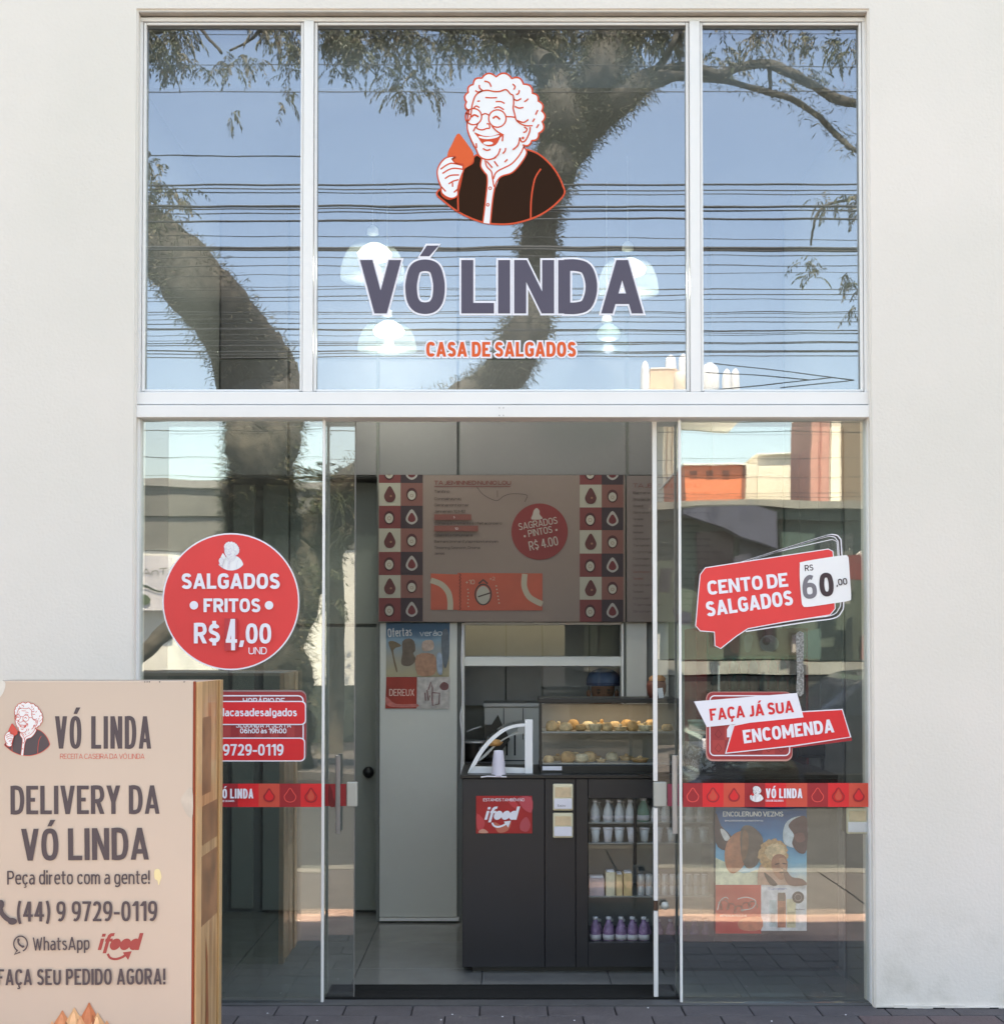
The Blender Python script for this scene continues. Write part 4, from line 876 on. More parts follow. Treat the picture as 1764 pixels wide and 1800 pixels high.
pr.fill([T(0, 0), T(1, 0), T(1, .845), T(0, .845)], skyb)
pr.fill([T(*p) for p in crom([(0, .55), (.15, .62), (.3, .72), (.5, .68), (.55, .845), (0, .845)], False, 3)], pcol(220, 218, 190))
pr.fill([T(*p) for p in crom([(0, .06), (.06, .2), (.16, .3), (.22, .42), (.1, .47), (0, .38)], True, 3)], pcol(74, 52, 56))
pr.fill([T(*p) for p in crom([(.05, .24), (.1, .25), (.16, .34), (.1, .36)], True, 3)], pcol(220, 214, 214))
pr.fill([T(*p) for p in crom([(.14, .36), (.24, .27), (.34, .28), (.36, .45), (.32, .62), (.2, .72), (.12, .66), (.1, .5)], True, 4)], pcol(196, 124, 92))
pr.fill([T(*p) for p in crom([(.28, .24), (.38, .2), (.5, .3), (.52, .42), (.46, .62), (.34, .66), (.28, .5)], True, 4)], pcol(108, 88, 78))
pr.fill([T(*p) for p in crom([(.3, .26), (.36, .3), (.35, .5), (.29, .58)], True, 3)], pcol(140, 98, 74))
pr.fill([T(*p) for p in crom([(.74, .28), (.78, .16), (.9, .1), (1, .13), (1, .38), (.88, .44), (.76, .4)], True, 4)], pcol(206, 214, 222))
pr.fill([T(*p) for p in crom([(.8, .2), (.88, .12), (1, .12), (1, .46), (.92, .5), (.84, .4), (.86, .3)], True, 4)], pcol(82, 46, 50))
pr.fill([T(*p) for p in crom([(.86, .3), (.96, .28), (.98, .36), (.9, .38)], True, 3)], pcol(120, 70, 66))
hairp = [(.635+(.165+.012*math.sin(i*2.7)+.008*math.sin(i*5.1))*math.cos(2*math.pi*i/40), .52+(.175+.012*math.sin(i*2.1))*math.sin(2*math.pi*i/40)) for i in range(40)]
pr.fill([T(*p) for p in crom([(.46, .845), (.47, .68), (.54, .6), (.76, .66), (.82, .845)], False, 4)], pcol(196, 150, 128))
pr.fill([T(*p) for p in hairp], mat('poster_hair', (206, 158, 112), .6, noise=.35, nscale=70)); pr.fill([T(.64+(x-.635)*.7+.02, .49+(y-.52)*.55) for x, y in hairp], mat('poster_hair_light', (232, 194, 152), .6, noise=.3, nscale=60))
pr.fill([T(*p) for p in crom([(.62, .56), (.68, .51), (.76, .53), (.79, .62), (.775, .72), (.73, .79), (.67, .76), (.62, .67)], True, 4)], pcol(176, 114, 88)); pr.fill([T(*p) for p in crom([(.70, .56), (.76, .56), (.775, .64), (.74, .74), (.71, .66)], True, 4)], pcol(200, 142, 114))
for q in ([(.655, .615), (.70, .605), (.70, .618), (.655, .628)], [(.735, .605), (.775, .61), (.775, .622), (.735, .618)], [(.70, .70), (.755, .70), (.75, .716), (.705, .716)], [(.722, .66), (.74, .665), (.735, .675), (.72, .672)]): pr.fill([T(*p) for p in crom(q, True, 2)], pcol(92, 54, 46), False)
pr.fill([T(*p) for p in crom([(.53, .72), (.57, .73), (.68, .84), (.6, .845)], True, 3)], pcol(60, 40, 38))
pr.fill([T(*p) for p in crom([(.74, .68), (.78, .69), (.84, .76), (.95, .78), (1, .845), (.8, .845)], True, 3)], pcol(116, 72, 62))
pr.text('ENCOLERUNO VEZMS', T(.08, .1), T(.74, .1), 8.5, M['face'], .02); pr.text('emcotecimente o marinhento', T(.1, .155), T(.52, .155), 3.4, M['face'], .01)
pr.obj('picture', t)
pr = Print(.0485, P, .0006)
pr.fill([T(0, .845), T(.5, .845), T(.5, 1.375), T(0, 1.375)], mat('poster_red', (204, 62, 48), .6, noise=.25, nscale=4))
pr.stroke([T(.02+.42*u+.028*math.sin(u*34), 1.085-.05*math.cos(u*34)*(1-.35*u)-.03*math.sin(u*9)) for u in [i/70 for i in range(71)]], 1.5, M['face']); pr.text('REFRESCANTE E LEVE', T(.05, 1.19), T(.34, 1.19), 3, M['face'], .01)
pr.stroke([T(*p) for p in crom([(.02, 1.12), (.05, 1.02), (.11, .98), (.14, 1.0)], False, 4)], 1.2, M['face']); pr.stroke([T(*p) for p in crom([(.24, 1.0), (.34, .98), (.44, 1.02), (.4, 1.1), (.28, 1.12)], False, 4)], 1.2, M['face'])
pr.fill([T(*p) for p in crom([(.24, 1.26), (.34, 1.2), (.5, 1.2), (.5, 1.33), (.3, 1.34)], True, 3)], pcol(226, 130, 96))
pr.obj('red_square', t)
pr = Print(.0485, P, .0006)
pr.fill([T(.5, .845), T(1, .845), T(1, 1.345), T(.5, 1.345)], pcol(224, 220, 224))
for a, c, tp, bt, cc in ((.59, .67, 1.01, 1.3, (196, 206, 210)), (.68, .77, .95, 1.31, (200, 122, 92)), (.78, .88, 1.0, 1.31, (222, 208, 172))):
    pr.fill([T(a, tp), T(c, tp), T(c, bt), T(a, bt)], pcol(*cc)); pr.fill([T(a+.015, tp+.14), T(c-.015, tp+.14), T(c-.015, bt-.04), T(a+.015, bt-.04)], pcol(*[int(v*.85) for v in cc]), False)
pr.fill([T(.685, .93), T(.765, .93), T(.765, 1.02), T(.685, 1.02)], pcol(120, 100, 88))
ov = oval(1402, 1577.5, 10.5); pr.fill(ov, pcol(50, 46, 50)); pr.stroke(oval(1402, 1577.5, 6, n=12), 1, pcol(150, 140, 146), True, True)
pr.text('Tucqeen', T(.57, .9), T(.78, .9), 4, pcol(60, 96, 170), .0); pr.text('hidratante', T(.87, 1.12), T(.98, 1.12), 2.6, M['ink'], .02)
pr.obj('white_square', t)

t = thing('faded_beach_poster', 'faded beach poster on the grey pillar left of the serving hatch', 'poster')
PY = BY-.033
pr = Print(PY, P, .001)
fsky = ramp_mat('faded_sky', [(.15, (166, 156, 130)), (1.15, (60, 92, 118)), (.45, (150, 148, 140)), (.8, (120, 148, 166))], Z(1185, PY), Z(1096, PY))
T2 = lambda x, y: (660+x*160/1694, 1090+y*170/1800)
pr.fill([T2(195, 50), T2(1380, 50), T2(1370, 1055), T2(195, 1055)], fsky)
F_ = lambda pts, c: pr.fill([T2(*p) for p in crom(pts, True, 3)], pcol(*c))
F_([(240, 420), (330, 390), (480, 480), (330, 560), (400, 900), (390, 970), (340, 800), (300, 600)], (112, 94, 72)); F_([(500, 400), (620, 340), (720, 400), (740, 560), (700, 620), (750, 740), (640, 850), (480, 820), (500, 600)], (98, 84, 74))
F_([(760, 660), (1080, 640), (1130, 900), (1050, 1030), (780, 1010)], (164, 122, 100)); F_([(880, 400), (1060, 380), (1070, 540), (880, 570)], (176, 152, 140)); F_([(1230, 250), (1340, 180), (1370, 600), (1300, 900), (1240, 700)], (90, 100, 110)); F_([(1140, 640), (1230, 640), (1240, 1000), (1150, 960)], (140, 156, 176))
pr.text('Ofertas', T2(230, 320), T2(680, 290), 15, pcol(206, 206, 206), .0); pr.text('verão', T2(820, 300), T2(1240, 290), 10, pcol(196, 204, 210), .0)
pr.obj('picture', t)
pr = Print(PY-.001, P, .001)
pr.fill([T2(200, 1060), T2(770, 1060), T2(760, 1645), T2(180, 1645)], mat('faded_red', (166, 56, 44), .6, noise=.3, nscale=4)); F_([(200, 1420), (380, 1560), (760, 1560), (760, 1620), (330, 1620), (200, 1560)], (196, 110, 104))
pr.text('DEREUX', T2(255, 1410), T2(720, 1410), 12, pcol(226, 190, 180), .0); pr.obj('red_square', t)
pr = Print(PY-.001, P, .001)
pr.fill([T2(778, 1060), T2(1385, 1060), T2(1375, 1650), T2(770, 1650)], pcol(182, 176, 174))
F_([(1265, 1150), (1355, 1200), (1340, 1290), (1240, 1300), (1190, 1230)], (116, 72, 74))
for L in ([(980, 1300), (1030, 1150), (1060, 1260), (1050, 1500)], [(920, 1350), (930, 1500)], [(1050, 1350), (1190, 1360), (1180, 1560), (1060, 1590), (1050, 1350)], [(960, 1300), (980, 1500), (1010, 1400)]):
    pr.stroke([T2(*p) for p in L], 2.2, pcol(126, 90, 92), False, True)
pr.obj('white_square', t)

# ============================================================ menu boards over the hatch
MY = BY-.075
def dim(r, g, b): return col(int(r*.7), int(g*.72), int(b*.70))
def checker(pr, x0, x1, x2, tops, first):
    kA = [dim(112, 44, 48), dim(226, 214, 206)]
    cL = [(214, 204, 194), (150, 62, 66)]; cR = [(160, 96, 92), (66, 44, 56)]
    for i in range(len(tops)-1):
        a, b = tops[i], tops[i+1]; s = (i+first) % 2
        for (u, w, cc, side) in ((x0, x1, cL[s], 0), (x1, x2, cR[s], 1)):
            pr.fill([(u, a), (w, a), (w, b), (u, b)], dim(*cc), i == 0 and side == 0)
    pr.k += 1
    for i in range(len(tops)-1):
        a, b = tops[i], tops[i+1]; s = (i+first) % 2; cy = (a+b)/2; k0 = pr.k
        cl = lambda L: [(x, min(max(y, a), b)) for x, y in L]
        if b-a < 20: cy = a-4 if i == 0 else cy
        for side, cx in ((0, (x0+x1)/2), (1, (x1+x2)/2)):
            if side == 0 and s == 0: pr.fill(cl(crom([(cx, cy-15), (cx+8, cy-3), (cx+10, cy+5), (cx+5, cy+13), (cx-5, cy+13), (cx-10, cy+5), (cx-8, cy-3)], True, 3)), kA[0]); pr.fill(cl(oval(cx+2, cy+3, 2, n=8)), dim(190, 130, 110))
            elif side == 0: pr.fill(cl(oval(cx-1, cy+1, 9.5, 12, 20)), dim(88, 30, 36)); pr.fill(cl(oval(cx-1, cy+2, 7, 8.5, 20)), kA[1]); pr.stroke(cl(oval(cx-1, cy+2, 3, n=8)), .8, dim(170, 120, 110), True, True)
            elif s == 0: pr.fill(cl(oval(cx, cy, 9.5, 11.5, 20)), dim(88, 30, 36)); pr.fill(cl(oval(cx, cy+1.5, 7, 8, 20)), kA[1]); pr.stroke(cl(oval(cx, cy+2, 2.5, n=8)), .8, dim(170, 120, 110), True, True)
            else: pr.fill(cl(crom([(cx, cy-14), (cx+9, cy-2), (cx+9.5, cy+7), (cx, cy+13), (cx-9.5, cy+7), (cx-9, cy-2)], True, 3)), dim(212, 200, 202)); pr.fill(cl(crom([(cx, cy-8), (cx+6, cy), (cx+6, cy+6), (cx, cy+9), (cx-6, cy+6), (cx-6, cy)], True, 3)), dim(136, 44, 52))
            pr.k = k0
t = thing('menu_board', 'wide grey menu board with checkered snack borders and round red price disc', 'menu board')
pbox('board', 665, 835, 1098, 1093, MY, MY+.03, mat('menu_grey', (120, 104, 98), .5, noise=.05, nscale=2), t)
tp = [834.5, 849, 889, 929, 970, 1011, 1051, 1092]
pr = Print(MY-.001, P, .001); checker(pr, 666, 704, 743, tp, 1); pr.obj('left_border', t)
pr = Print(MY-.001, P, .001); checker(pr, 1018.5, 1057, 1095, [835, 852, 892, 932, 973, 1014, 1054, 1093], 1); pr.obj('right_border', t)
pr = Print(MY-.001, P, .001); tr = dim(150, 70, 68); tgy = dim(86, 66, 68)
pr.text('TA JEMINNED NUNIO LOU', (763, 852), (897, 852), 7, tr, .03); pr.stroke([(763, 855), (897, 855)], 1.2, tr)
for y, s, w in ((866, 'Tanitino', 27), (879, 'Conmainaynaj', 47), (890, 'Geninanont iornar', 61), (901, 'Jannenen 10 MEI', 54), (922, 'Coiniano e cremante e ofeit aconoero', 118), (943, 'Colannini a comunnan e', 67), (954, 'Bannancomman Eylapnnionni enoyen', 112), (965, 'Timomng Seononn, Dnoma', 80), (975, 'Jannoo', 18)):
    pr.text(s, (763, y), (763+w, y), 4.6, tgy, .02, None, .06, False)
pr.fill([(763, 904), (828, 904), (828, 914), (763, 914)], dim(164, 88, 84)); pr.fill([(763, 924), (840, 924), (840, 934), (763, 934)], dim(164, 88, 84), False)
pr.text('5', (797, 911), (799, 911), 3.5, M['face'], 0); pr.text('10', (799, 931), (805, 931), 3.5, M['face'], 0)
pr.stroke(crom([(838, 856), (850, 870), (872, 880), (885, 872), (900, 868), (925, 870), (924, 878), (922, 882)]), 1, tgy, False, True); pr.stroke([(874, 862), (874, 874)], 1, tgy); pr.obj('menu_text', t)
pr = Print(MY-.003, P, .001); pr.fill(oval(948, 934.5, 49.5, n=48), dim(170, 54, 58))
pw = dim(226, 206, 204)
pr.fill(crom([(943, 893), (948, 898), (948, 904), (953, 912), (934, 913), (936, 904), (938, 897)], True, 3), pw)
pr.text('SAGRADOS', (912, 932), (980, 920), 12, pw, .005); pr.text('PINTOS', (929, 944), (971, 936), 12, pw, .005); pr.fill(oval(922, 942.5, 2), pw, False); pr.fill(oval(977.5, 931.5, 2), pw, False); pr.text('R$ 4.00', (931, 968), (981, 958), 16, pw, .0)
pr.obj('price_disc', t)
pr = Print(MY-.002, P, .001); oc = mat('banner_orange', (164, 72, 54), .5, noise=.12, nscale=5)
pr.fill([(757, 1008), (804, 1010), (804, 1072), (757, 1072)], oc); pr.fill([(804, 1007), (953, 1008), (953, 1073), (804, 1073)], oc, False)
lc = dim(226, 206, 190)
pr.stroke(crom([(757, 1020), (775, 1027), (787, 1040), (791, 1056), (791, 1072)]), 10, lc, False, True); pr.stroke(crom([(922, 1009), (921, 1030), (928, 1047), (940, 1056), (953, 1062)]), 10, lc)
pr.stroke([(807+(i % 2)*3, 1008+i*2.9) for i in range(23)], 1.4, dim(96, 36, 34))
pr.stroke(oval(849, 1045, 14, 18, 20), 2.6, dim(88, 60, 60), True); pr.fill(oval(849, 1046, 12, 16, 20), dim(214, 202, 196)); pr.stroke([(840, 1049), (862, 1042)], 2.4, dim(88, 60, 60), False, True); pr.stroke([(841, 1026), (849, 1019), (857, 1026)], 3, dim(88, 60, 60))
pr.text('+10', (818, 1027), (834, 1027), 8, lc, 0); pr.text('+2', (860, 1020), (870, 1020), 6, lc, 0)
for i in range(6): pr.fill(oval(822+(i % 2), 1036+i*6, 1.4, n=6), lc, False); pr.fill(oval(872+i, 1030+i*6, 1.4, n=6), lc, False)
pr.obj('orange_banner', t)
t = thing('side_menu_board', 'second grey menu board of small text lines, right of the checkered border', 'menu board')
pbox('board', 1101, 836, 1376, 1093, MY, MY+.03, mat('menu_grey2', (112, 100, 98), .5, noise=.05, nscale=2), t)
pr = Print(MY-.001, P, .001); pr.text('TA JEMINNO MENU', (1112, 857), (1230, 857), 7, tr, .0)
for i in range(19):
    w = r2.choice([18, 30, 30, 30, 44, 52]); s = r2.choice(['Conmaian', 'Geninanon', 'Tarnamen', 'Sinonan de', 'Bannana']); y = 868+i*11.6
    pr.text(s, (1112, y), (1112+w, y), 4, tr if i in (12, 13) else tgy, .0, None, .06, False); pr.text(s[::-1].lower(), (1200, y), (1200+w*1.6, y), 4, tgy, .0, None, .06, False)
pr.obj('menu_text', t)
# ============================================================ counter with built-in drinks cooler
CY = .55; CD = .56
def cb(n, a, b, c, d, y0=CY, y1=CY+CD, m='black', par=None, bev=.002): return pbox(n, a, b, c, d, y0, y1, M[m], par, bev)
M['coolback'] = mat('cooler_liner', (150, 154, 158), .4, noise=.1)
ct = thing('counter', 'long black laminate counter with glass fronted drinks cooler in its right part', 'counter')
TOP = Z(1367, CY)
cb('body_panel', 812.5, 1369, 956.5, 1700, par=ct); cb('body_panel', 957.5, 1369, 1011, 1700, par=ct)
cb('worktop', 809, 1362, 1476, 1368.6, CY-.012, CY+CD+.02, 'black2', ct)
cb('cooler_post', 1011.8, 1369, 1033, 1700, par=ct)
cb('cooler_header', 1033.3, 1369, 1474, 1403, par=ct); cb('cooler_plinth', 1033.3, 1657, 1474, 1700, par=ct)
cb('cooler_post', 1254, 1403.3, 1474, 1656.6, par=ct)
cb('cooler_back', 1034, 1404, 1253, 1656, CY+.40, CY+.42, 'coolback', ct, 0)
cb('door_stile', 1113.5, 1404, 1118.5, 1520, CY-.004, CY+.015, 'black2', ct)
pbox('door_glass', 1034, 1404, 1253, 1656, CY+.004, CY+.009, M['glass_clear'], ct)
shf = mat('shelf_wire', (150, 152, 150), .4)
for py in (1446, 1482, 1576, 1656):
    pbox('cooler_shelf', 1034, py, 1253, py+1.6, CY+.02, CY+.39, shf, ct)
box('toe_kick', X(830, CY), X(1460, CY), CY+.06, CY+.5, .0, Z(1701, CY), M['black2'], ct)
sg = thing('delivery_sign', 'small red plate reading ifood with a white smile arrow on the black counter', 'sign')
pbox('plate', 836.5, 1399, 935, 1465, CY-.004, CY-.0005, mat('plate_red', (172, 18, 30), .3, noise=.12, nscale=9), sg, .001)
pr = Print(CY-.005)
for L, c in (([(838, 1430), (852, 1445), (846, 1460), (838, 1455)], (206, 70, 74)), ([(890, 1403), (905, 1408), (912, 1422), (900, 1418)], (204, 60, 66)), ([(912, 1402), (934, 1402), (934, 1428), (918, 1420)], (200, 76, 86)), ([(868, 1445), (885, 1452), (898, 1444), (892, 1460), (875, 1463)], (200, 110, 90)), ([(915, 1445), (925, 1436), (932, 1450), (926, 1462), (914, 1458)], (190, 76, 84)), ([(842, 1460), (850, 1457), (858, 1464), (842, 1464)], (210, 150, 130))):
    pr.fill(crom(L, True, 3), col(*c))
pr.text('ESTAMOS TAMBÉM NO', (849, 1408.5), (921, 1408.5), 5.2, M['vinylw'], .01)
def ifood(pr, x0, y0, s, m, ol=None):
    """heavy slanted lowercase word, drawn; x0,y0 = baseline left, s = x-height"""
    K = lambda x, y: (x0+(x+.28*y)*s, y0-y*s)
    def bar(a, b, c, d, w): pr.fill([K(a, b), K(a+w, b), K(c+w, d), K(c, d)], m, False)
    pr.k += 1
    bar(0, 0, 0, .98, .3); bar(.02, 1.14, .02, 1.4, .3)
    bar(.5, -.28, .5, 1.02, .3); pr.fill([K(.5, 1.0), K(.8, 1.0), K(.86, 1.16), K(1.06, 1.2), K(1.06, 1.46), K(.72, 1.44), K(.54, 1.28)], m, False); bar(.42, .72, .42, .98, .62)
    for cx in (1.38, 2.24, 3.04):
        pr.fill([K(cx+.46*math.cos(a), .49+.5*math.sin(a)) for a in [2*math.pi*i/22 for i in range(22)]], m, False)
    bar(3.2, 0, 3.2, 1.46, .32)
    pr.stroke(crom([K(.95, -.32), K(1.25, -.66), K(1.75, -.78), K(2.25, -.62), K(2.55, -.38)], False, 4), s*.2, m)
    pr.fill([K(2.2, -.2), K(2.95, -.1), K(2.85, -.85)], m, False)
ifood(pr, 851, 1441, 16, M['vinylw'])
pr.obj('print', sg)
def holder(label, a, b, c, d, Y):
    t = thing('card_holder', label, 'dispenser', 'cream card holders')
    pbox('back_box', a, b, c, d, Y-.022, Y-.001, M['cream'], t, .006)
    w = c-a; pbox('front_lip', a+2, b+(d-b)*.55, c-2, d-3, Y-.03, Y-.0225, M['vinylw'], t, .002)
    pbox('card_stack', a+4, b+6, c-4, b+(d-b)*.5, Y-.027, Y-.0225, mat('kraft_card', (222, 196, 160), .8, noise=.1, nscale=40), t, .001)
    return t
h = holder('cream card holder on the black counter, upper one, with scribbled white card', 971.5, 1378, 1007, 1425, CY)
pr = Print(CY-.0315); pr.text('bov', (980, 1418), (994, 1418), 4, M['ink'], 0); pr.obj('handwriting', h)
holder('cream card holder on the black counter, lower one with plain white card', 971.5, 1429, 1007, 1473, CY)
holder('cream paper holder behind the right pane under the safety strip', 1488, 1420, 1526, 1466, .045)

pt = mat('bottle_clear', (206, 210, 214), .2, spec=.8); ptp = mat('bottle_purple', (150, 118, 158), .25, noise=.3, nscale=50); pg = mat('bottle_green', (120, 156, 140), .2)
capm = M['vinylw']; lblm = mat('bottle_label', (214, 210, 216), .5)
def bottle(name, label, px, py, hpx, m, grp, Y=CY+.07, r=.024, cat='bottle'):
    t = thing(name, label, cat, grp); c = P(px, py, Y); s = FPX/(DIST+Y); H = hpx/s
    lathe('bottle_body', [(0, 0), (r*.9, .002), (r, .01), (r, H*.30), (r*.93, H*.34), (r, H*.4), (r*.95, H*.5), (r*.7, H*.68), (r*.42, H*.82), (r*.40, H*.9)], (c.x, Y, c.z), m, t, 14)
    lathe('bottle_cap', [(r*.46, H*.9), (r*.48, H), (0, H*1.01)], (c.x, Y, c.z), capm, t, 10)
    lathe('bottle_label', [(r*1.02, H*.12), (r*1.02, H*.32)], (c.x, Y, c.z), lblm, t, 14)
for i, px in enumerate((1045, 1068, 1088, 1107, 1152, 1169, 1212, 1232)):
    bottle('water_bottle', 'clear bottle with pale label on the top shelf of the counter cooler', px, 1446, 40, pt, 'clear bottles on the top cooler shelf')
for row, py in ((1, 1446), (2, 1656)):
    for i, px in enumerate(range(1052, 1244, 21)):
        q = P(px, py, CY+.2)
        bottle('rear_bottle', ('bluish' if row == 1 else 'plum coloured')+' bottle in the rear row of the '+('top' if row == 1 else 'bottom')+' cooler shelf', px, py, 38 if row == 1 else 40, (mat('rear_blue', (120, 140, 158), .25) if i % 2 else pt) if row == 1 else ptp, 'bottles in the rear rows of the cooler', Y=CY+.2)
bottle('green_bottle', 'single greenish bottle among the clear ones on the top cooler shelf', 1130, 1446, 43, pg, None, r=.03)
for i, px in enumerate((1046, 1069, 1091, 1111, 1131)):
    bottle('juice_bottle', 'small purple juice bottle on the bottom shelf of the counter cooler', px, 1656, 44, ptp, 'purple bottles on the bottom cooler shelf', r=.027)
for i, px in enumerate((1046, 1068, 1088, 1110, 1132, 1156, 1180, 1212, 1236)):
    Y = CY+.06; c = P(px, 1482, Y)
    t = thing('lidded_cup', 'small translucent lidded cup on the second shelf of the counter cooler', 'cup', 'lidded cups on the second cooler shelf')
    lathe('cup_body', [(0, 0), (.016, 0), (.024, .07)], (c.x, Y, c.z), lblm if i % 2 else pt, t, 14)
    lathe('cup_lid', [(.0255, .068), (.0255, .076), (0, .078)], (c.x, Y, c.z), capm, t, 14)
for i, (a, b, c, d, cc, lb) in enumerate(((1034.5, 1540, 1062, 1575, (206, 182, 186), 'pinkish white carton at the left end of the third cooler shelf'), (1064, 1530, 1081, 1575, (232, 220, 190), 'cream carton beside the pinkish carton in the cooler'), (1082, 1534, 1094, 1575, (226, 196, 148), 'light tan carton between the cream and golden cartons in the cooler'), (1095, 1532, 1111, 1575, (222, 190, 138), 'golden carton nearest the dark cooler stile'))):
    t = thing('juice_carton', lb, 'carton'); pbox('carton_body', a+.5, b+4, c-.5, d+.5, CY+.04, CY+.12, mat('carton%d' % i, cc, .5, noise=.15, nscale=30), t, .002)
    pbox('carton_top', a+2, b, c-2, b+3.6, CY+.055, CY+.105, M['vinylw'], t, .002)
ci = 0
for row, py in enumerate((1576, 1556)):
    for px in range(1126, 1250, 14):
        Y = CY+.07; c = P(px, py, Y)
        t = thing('drink_can', 'silver drink can stacked on the third shelf behind the right door leaf', 'can', 'silver cans stacked in the cooler')
        lathe('can_body', [(0, 0), (.015, .001), (.0175, .005), (.0175, .046), (.014, .052)], (c.x, Y, c.z), M['steel'], t, 12)
        lathe('can_lid', [(.014, .052), (.0138, .0535), (0, .051)], (c.x, Y, c.z), M['vinylw'], t, 12)

# curved glass guard on the counter
gu = thing('curved_glass_guard', 'white quarter round food guard with curved glass on the left end of the counter', 'food guard')
Q = lambda x, y: (800+x/11.025, 1220+y/11.025)
arc_o = crom([Q(235, 1545), Q(300, 1395), Q(450, 1120), Q(650, 880), Q(900, 680), Q(1130, 595), Q(1345, 568)], False, 4)
arc_i = crom([Q(1345, 628), Q(1150, 650), Q(960, 725), Q(720, 915), Q(540, 1130), Q(400, 1370)], False, 4)
wh = mat('guard_white', (238, 240, 242), .35)
GYc = .62
for nm, Y0 in (('front', GYc), ('rear', GYc+.30)):
    prism('side_frame', arc_o+arc_i, Y0, Y0+.014, wh if nm == 'front' else M['lockgrey'], gu) if nm == 'front' else None
prism('bottom_rail', [Q(232, 1550), Q(300, 1397), Q(1345, 1432), Q(1345, 1552)], GYc+.0145, GYc+.03, wh, gu)
pbox('upright_post', 922.2, 1265, 936, 1364, GYc-.004, GYc+.03, wh, gu, .002)
pi = crom([Q(1340, 765), Q(1130, 800), Q(950, 885), Q(780, 1010), Q(600, 1200), Q(450, 1310)], False, 4); po = crom([Q(470, 1260), Q(600, 1130), Q(760, 985), Q(940, 860), Q(1130, 762), Q(1215, 740), Q(1215, 630), Q(1345, 626)], False, 2)
prism('inner_shelf_arc', pi+po, GYc+.1, GYc+.11, mat('frosted_edge', (176, 180, 178), .4), gu)
# curved sheet of glass running back from the front arc
gv = []; gf = []
for x, y in arc_o:
    p = P(x, y, GYc+.015); gv += [p, Vector((p.x, p.y+.3, p.z))]
for i in range(len(arc_o)-1): gf.append((2*i, 2*i+1, 2*i+3, 2*i+2))
mesh('curved_pane', gv, gf, M['glass_clear'], gu, None, True)
c = P(876, 1361, .60)
wc = thing('paper_cup_stack', 'pale upside down paper cup stack standing inside the curved guard', 'cup')
lathe('cup_stack', [(0, 0), (.036, 0), (.036, .012), (.033, .02), (.031, .06), (.026, .10), (.022, .125), (0, .127)], (c.x, .60-.03, TOP+.003), mat('cup_lilac', (216, 212, 226), .5), wc, 20)
tb = thing('tan_snack', 'tan fried snack resting on the arc shelf of the curved guard', 'snack')
c = P(868, 1305, GYc+.12); lathe('snack_body', [(0, -.02), (.03, -.016), (.045, 0), (.03, .012), (0, .016)], (c.x, c.y, c.z), mat('fried_tan', (196, 146, 92), .7, noise=.25, nscale=40), tb)
pnv = tag(tube('pen', [P(845, 1366, CY-.01), P(856, 1364.5, CY-.01), P(890, 1365.5, CY-.01)], .004, M['vinylw'], seg=8), 'white pen lying along the counter edge below the curved guard', 'pen')

# warming cabinet with pastries
wcb = thing('warming_cabinet', 'black framed glass warming cabinet with two shelves of pastries on the counter', 'display case')
WYc = .66; WD = .30
pbox('base', 949, 1345, 1192, 1363.5, WYc-.01, WYc+WD, M['black2'], wcb, .004)
pbox('top_frame', 947, 1228, 1194, 1236, WYc-.01, WYc+WD, M['black2'], wcb, .003)
for a, c in ((947, 952), (1189, 1193.5)): pbox('corner_post', a, 1236.4, c, 1344.6, WYc-.008, WYc+.012, M['black2'], wcb, .001)
wb = mat('cabinet_liner', (146, 142, 138), .35, metal=.3, noise=.1, nscale=3)
pbox('back_liner', 950, 1237, 1190, 1344, WYc+WD-.01, WYc+WD, wb, wcb)
pbox('front_pane', 953, 1238, 1188, 1343, WYc, WYc+.004, M['glass_clear'], wcb)
sh1 = pbox('shelf', 953, 1286, 1188, 1289, WYc+.01, WYc+WD-.012, shf, wcb, .001); pbox('shelf', 953, 1341, 1188, 1344, WYc+.01, WYc+WD-.012, shf, wcb, .001)
pbox('price_label', 953, 1347, 987, 1354, WYc-.013, WYc-.0105, M['vinylw'], wcb)
L = bpy.data.lights.new('warming_light', 'AREA'); L.shape = 'RECTANGLE'; L.size = .5; L.size_y = .1; L.energy = .13; L.color = (1, .88, .74)
lo = bpy.data.objects.new('warming_light', L); C.objects.link(lo); lo.parent = wcb
q = P(1070, 1239, WYc+.15); lo.location = (q.x, q.y, q.z)
pastry = [mat('pastry_%d' % i, c, .7, noise=.3, nscale=45, bump=.5) for i, c in enumerate(((206, 172, 126), (216, 186, 144), (190, 150, 100), (214, 200, 168)))]
def pasty(px, py, w, hh, kind, mi, label, Y=WYc+.06):
    t = thing('pastry', label, 'pastry', 'pastries in the warming cabinet'); c = P(px, py, Y); s = FPX/(DIST+Y); r = w/2/s; H = hh/s
    if kind == 'bun': lathe('crust', [(0, 0), (r*.8, 0), (r, H*.35), (r*.85, H*.75), (r*.5, H), (0, H*.92)], (c.x, Y, c.z+.001), pastry[mi], t, 16)
    elif kind == 'ring':
        lathe('crust', [(r*.35, H*.3), (r*.6, 0), (r, H*.3), (r*.9, H*.8), (r*.6, H), (r*.35, H*.6), (r*.35, H*.3)], (c.x, Y, c.z+.001), pastry[mi], t, 18)
    else: lathe('crust', [(0, 0), (r*.7, 0), (r, H*.6), (r*1.02, H*.7), (r*.9, H*.7), (r*.8, H*.5), (0, H*.5)], (c.x, Y, c.z+.001), pastry[mi], t, 16)
    lathe('filling', [(0, H*.6), (r*.32, H*.86), (r*.2, H*1.03), (0, H*1.06)], (c.x, Y-.004, c.z+.001), pastry[(mi+2) % 4], t, 8)
